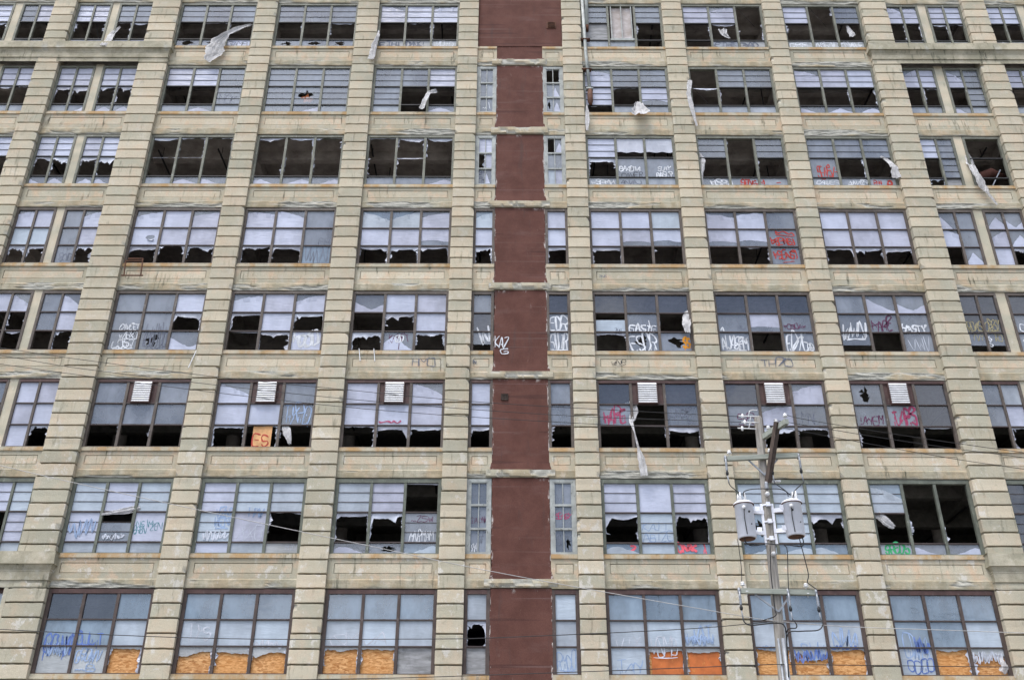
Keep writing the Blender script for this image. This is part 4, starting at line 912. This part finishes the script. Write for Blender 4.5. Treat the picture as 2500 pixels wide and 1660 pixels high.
def br(z, x): mb = MB(); mb.bar((x, ay + .02, z), (px(z - .5), ay + .03, z - .52), .03, .05); pb(mb, 'arm_brace', M['galv'])
br(13.72, 7.6); br(13.74, 8.55); br(9.4, 7.32); br(9.4, 8.4)
mb = MB(); mb.bar((8.22, PY - .05, 14.55), (8.70, PY - 1.25, 14.58), .14, .17); pb(mb, 'side_arm', M['arm'])
mb = MB(); mb.bar((8.16, PY - .14, 12.95), (8.50, PY - .9, 14.72), .15, .17); pb(mb, 'timber_brace', M['brace'])
mb = MB(); mb.lathe((px(13.) + .0, PY - .2, 12.7), [(.04, 0), (.06, .04), (.06, .22), (.03, .26)], 8); pb(mb, 'brace_foot', M['galv'])
def ins(x, y, z, s=.85): mb = MB(); mb.lathe((x, y, z), [(.014, 0), (.014, .1 * s), (.085 * s, .11 * s), (.09 * s, .14 * s), (.045 * s, .15 * s), (.075 * s, .18 * s), (.06 * s, .23 * s), (.03 * s, .25 * s)], 12); return pb(mb, 'insulator', M['white'], P, True)
for q in ((8.68, PY - 1.22, 14.66), (8.50, PY - .75, 14.66), (8.34, PY - .35, 14.62), (7.02, ay, 13.82), (8.33, ay, 13.88), (6.98, ay, 9.56), (7.08, ay, 9.36), (8.88, ay, 9.52), (8.9, ay, 9.3)): ins(*q)
def dead(x, z, dx, y=PY):
    """dead-end grip with its little bracket"""
    mb = MB(); mb.tube([(x, y, z), (x - dx, y, z + .03)], .022, 6); mb.tube([(x - dx * .4, y, z + .01), (x - dx * .3, y, z + .2), (x - dx * .1, y, z + .24), (px(z) - .05, y - .02, z + .22)], .016, 6)
    mb.lathe((x - dx * .75, y, z - .06), [(.03, 0), (.045, .05), (.045, .12), (.02, .16)], 8); pb(mb, 'dead_end_grip', M['white'], P, True)
dead(8.0, 15.22, .55, PY - .2); dead(7.98, 15.0, .45, PY - .2); dead(7.98, 14.78, .6, PY - .2)
def cutout(x, z, n=1):
    mb = MB(); mb.box(x - .03, x + .03, ay - .1, ay + .02, z - .05, z + .12, 1); mb.lathe((x, ay - .1, z - .42), [(.02, 0), (.045, .03), (.03, .06), (.045, .1), (.03, .14), (.045, .18), (.03, .22), (.045, .26), (.03, .30), (.03, .42)], 8)
    mb.lathe((x, ay - .1, z - .56), [(.03, 0), (.05, .04), (.05, .1), (.03, .14)], 8, 2); mb.tube([(x, ay - .1, z - .56), (x + .02, ay - .12, z - .85)], .02, 6, 0)
    return pb(mb, 'fuse_cutout', [M['galv'], M['galv'], M['wire']], P, True)
for q in ((6.86, 13.7), (8.30, 13.72), (9.22, 13.78), (6.84, 9.45), (8.30, 9.42), (9.14, 9.4)): cutout(*q)
# transformers
def transformer(x, z0, z1, side):
    y = PY - .25; r = .285
    mb = MB(); h = z1 - z0
    mb.lathe((x, y, z0), [(r * .9, 0), (r, .03), (r, h - .05), (r + .03, h - .04), (r + .03, h), (r * .9, h + .05), (r * .3, h + .12)], 28)
    t = pb(mb, 'transformer', M['tx'], P, False)
    for f in t.data.polygons: f.use_smooth = len(f.vertices) == 4
    def sub(mb, n, m, sm=True): o = mb.build(n, m, t, sm); return o
    mb = MB(); mb.lathe((x, y, z0 - .012), [(r * .86, 0), (r * .86, .011)], 24); mb.lathe((x, y, z0 + h - .055), [(r + .036, 0), (r + .036, .018)], 28); sub(mb, 'base_ring', M['rust'], False)
    for k, (dx, dy) in enumerate(((-.12 * side + .02, -.12), (.06, -.05), (.13 * -side, .08))):
        mb = MB(); bx, bz = x + dx, z1 + .05
        mb.lathe((bx, y + dy, bz), [(.03, -.03), (.05, .0), (.03, .03), (.055, .05), (.035, .08), (.055, .1), (.035, .13), (.05, .15), (.03, .2), (.03, .25), (.012, .3)], 10); sub(mb, 'bushing', M['white'])
    for z in (z0 + h * .22, z0 + h * .82):
        mb = MB(); a = x - side * -1 * 0; xi = x + side * r * .9; xe = px(z) - side * .13
        mb.bar((xi, y + .08, z), (xe, PY - .05, z), .05, .13); mb.bar((xi + side * .05, y - .1, z + .02), ((xi + xe) / 2, y - .16, z - .01), .02, .15); sub(mb, 'bracket', M['tx'], False)
    mb = MB(); ex = x - side * -.12 if side < 0 else x - .08; mb.lathe((ex, y - r - .06, z1 - .28), [(.02, 0), (.055, .01), (.06, .08), (.03, .11)], 10); sub(mb, 'arrester_cap', M['white'])
    mb = MB(); mb.tube([(ex, y - r - .05, z1 - .28), (ex - .01, y - r - .03, z0 + h * .5), (ex + .02, y - r - .02, z0 + .06)], .014, 6); sub(mb, 'ground_lead', M['wire'])
    mb = MB(); mb.lathe((x + .08 * side, y - r + .02, z0 + h * .7), [(.035, 0), (.035, .03)], 8, 0, (0, -1, 0)); mb.lathe((x + .12, y - r + .04, z0 + h * .35), [(.02, 0), (.02, .03)], 8, 0, (0, -1, 0)); sub(mb, 'gauge', M['wire'], False)
    return t
transformer(7.27, 11.08, 12.20, 1); transformer(8.78, 11.15, 12.25, -1)
mb = MB()
for s in (-1, 1): mb.bar((px(11.6) + s * .16, PY - .06, 10.95), (px(11.6) + s * .17, PY - .06, 12.28), .03, .08)
for z in (11.1, 11.65, 12.2): mb.lathe((px(z), PY, z), [(.165, 0), (.17, .005), (.17, .045), (.165, .05)], 16); mb.box(px(z) - .06, px(z) + .06, PY - .22, PY - .14, z - .04, z + .09)
pb(mb, 'mounting_band', M['tx'])
mb = MB(); mb.tube([(px(8) + .05, PY - .17, 0.15), (px(8) + .05, PY - .17, 8.1)], .07, 10); mb.tube([(px(8) - .09, PY - .15, .15), (px(8) - .09, PY - .15, 8.1)], .035, 8); pb(mb, 'conduit', M['galv'], P, True)
for z in (12.55, 10.62): mb = MB(); mb.lathe((px(z), PY - .15, z), [(.03, 0), (.07, .03), (.04, .07), (.07, .11), (.03, .14)], 10, 0, (0, -1, 0)); pb(mb, 'spool_insulator', M['white'], P, True)
mb = MB(); mb.tube([(px(13) + .1, PY - .1, 13.0), (px(13) + .5, PY - .1, 13.02)], .03, 6); [mb.lathe((px(13) + .2 + .05 * k, PY - .1, 13.01), [(.05, 0), (.05, .02)], 8, 0, (1, 0, 0)) for k in range(6)]; pb(mb, 'strain_insulator', M['white'], P)
def jump(pts, r=.016):
    p = [(q[0], q[1], q[2]) for q in pts]; o = []
    for i in range(len(p) - 1):
        a, b, c, d = p[max(i - 1, 0)], p[i], p[i + 1], p[min(i + 2, len(p) - 1)]
        for j in range(5):
            t = j / 5; o.append(tuple(.5 * (2 * b[q] + (c[q] - a[q]) * t + (2 * a[q] - 5 * b[q] + 4 * c[q] - d[q]) * t * t + (3 * b[q] - a[q] - 3 * c[q] + d[q]) * t ** 3) for q in range(3)))
    o.append(p[-1]); mb = MB(); mb.tube(o, r, 6); pb(mb, 'jumper_cable', M['wire'], P, True)
jy = PY - .35
jump([(6.88, ay - .12, 12.85), (6.92, jy, 12.75), (7.05, jy, 12.62), (7.18, jy, 12.50), (7.22, jy, 12.3)])
jump([(7.27, jy, 12.42), (7.32, jy, 12.58), (7.6, jy, 12.66), (px(12.6), jy, 12.67), (8.45, jy, 12.66), (8.65, jy, 12.56), (8.68, jy, 12.42)])
jump([(8.32, ay - .12, 12.87), (8.38, jy, 12.8), (8.6, jy, 12.62), (8.76, jy, 12.45)])
jump([(9.24, ay - .12, 12.93), (9.2, jy, 12.86), (8.95, jy, 12.65), (8.86, jy, 12.5), (8.8, jy, 12.3)])
jump([(7.15, jy, 11.1), (7.2, jy, 10.92), (7.4, jy, 10.84), (7.8, jy, 10.90), (px(10.7), jy, 10.88), (8.5, jy, 10.86), (8.85, jy, 10.82), (8.95, jy, 10.92), (8.93, jy, 11.15)], .018)
jump([(8.84, jy, 11.1), (8.86, jy, 10.9), (8.92, jy, 10.4), (8.96, jy, 9.95), (8.9, jy, 9.72), (9.0, jy, 9.62), (9.14, jy, 9.5)])
jump([(8.35, jy, 10.85), (8.42, jy, 10.7), (8.35, jy, 10.0), (8.30, jy, 9.5)], .014)
jump([(px(10.5) - .1, jy, 10.86), (px(10) - .13, PY - .22, 10.0), (px(9) - .12, PY - .22, 9.0), (px(8.7) - .12, PY - .22, 8.75), (7.5, PY, 8.66)], .016)
jump([(6.98, ay, 11.1), (7.0, ay, 10.3), (6.96, ay, 9.7)], .012)
jump([(6.86, ay - .12, 8.62), (6.9, jy, 8.5), (7.1, jy, 8.44), (7.7, jy, 8.5), (8.02, jy, 8.45), (8.08, PY - .24, 8.1), (8.0, PY - .24, 7.0)], .02)
jump([(8.32, ay - .12, 8.62), (8.4, jy, 8.46), (8.36, jy, 8.36), (8.15, jy, 8.34), (8.08, PY - .24, 8.2)], .018)
jump([(9.16, ay - .12, 8.58), (9.17, jy, 8.45), (9.0, jy, 8.3), (8.5, jy, 8.27), (8.14, PY - .24, 8.22), (8.04, PY - .24, 7.6)], .018)

# ------------------------------------------------------------------ overhead wires
def wire(pts, r, label, mat='wire', grp='overhead wires'):
    p = [(q[0], q[2] if len(q) > 2 else PY, q[1]) for q in pts]; o = []
    for i in range(len(p) - 1):
        a, b, c, d = p[max(i - 1, 0)], p[i], p[i + 1], p[min(i + 2, len(p) - 1)]
        for j in range(8):
            t = j / 8; o.append(tuple(.5 * (2 * b[q] + (c[q] - a[q]) * t + (2 * a[q] - 5 * b[q] + 4 * c[q] - d[q]) * t * t + (3 * b[q] - a[q] - 3 * c[q] + d[q]) * t ** 3) for q in range(3)))
    o.append(p[-1]); mb = MB(); mb.tube(o, r, 5); tag(mb.build('overhead_wire', M[mat], None, True), label, 'wire', grp)
wire([(-27, 19.4), (-17.53, 17.83), (-14.1, 17.3), (-9.76, 16.71), (-6.17, 16.33), (-.66, 15.79), (7.5, 15.22, PY - .2)], .010, 'uppermost of three thin dark wires sloping down from the left edge to the pole top')
wire([(-27, 19.1), (-17.45, 17.53), (-14.03, 16.96), (-6.13, 15.99), (1.24, 15.37), (7.55, 15.02, PY - .2)], .010, 'middle one of three thin dark wires sloping from the left edge to the pole top')
wire([(-27, 18.8), (-17.37, 17.2), (-6.11, 15.69), (2.74, 15.03), (7.45, 14.8, PY - .2)], .010, 'lowest of three thin dark wires sloping from the left edge to the pole top')
wire([(8.7, 14.9, PY - 1.22), (9.18, 14.70, -9.2), (12.5, 14.1, -9.2), (15.96, 13.56, -9.2), (27, 11.9, -9.2)], .010, 'upper dark wire running from the pole side arm to the right edge')
wire([(8.5, 14.85, PY - .75), (8.82, 14.76, -8.8), (12.5, 14.1, -8.8), (16.14, 13.56, -8.8), (27, 12.1, -8.8)], .010, 'middle dark wire running from the pole side arm to the right edge')
wire([(8.3, 14.85, PY - .3), (8.88, 14.82, -8.2), (13.29, 13.93, -8.2), (16.38, 13.41, -8.2), (27, 11.8, -8.2)], .010, 'lowest dark wire running from the pole side arm to the right edge')
wire([(-25, 15.6), (-16.45, 13.53), (-12.77, 12.69), (-8.68, 11.81), (-4.4, 10.91), (.15, 9.98), (7.19, 8.74), (7.6, 8.66, PY - .15)], .011, 'pale wire slanting across the whole left half down to the lower part of the pole', 'lwire')
wire([(7.7, 8.62, PY - .15), (10.14, 8.48), (15.21, 8.31), (26, 7.9)], .011, 'pale wire running right from the pole across boarded lower windows', 'lwire')
wire([(-25, 8.9), (-15.15, 8.35), (-8.69, 8.1), (-2.29, 8.1), (.03, 8.16), (5.1, 8.40), (7.6, 8.58, PY - .15)], .012, 'thin dark wire sagging across the lowest boarded windows at left')
wire([(-24, 6.7), (-6.33, 6.93), (.03, 7.1), (7.7, 7.36, PY - .2)], .012, 'black cable along the bottom edge left of the pole')
wire([(7.7, 7.36, PY - .2), (14.97, 7.33), (25, 7.25)], .012, 'black cable along the bottom edge right of the pole')
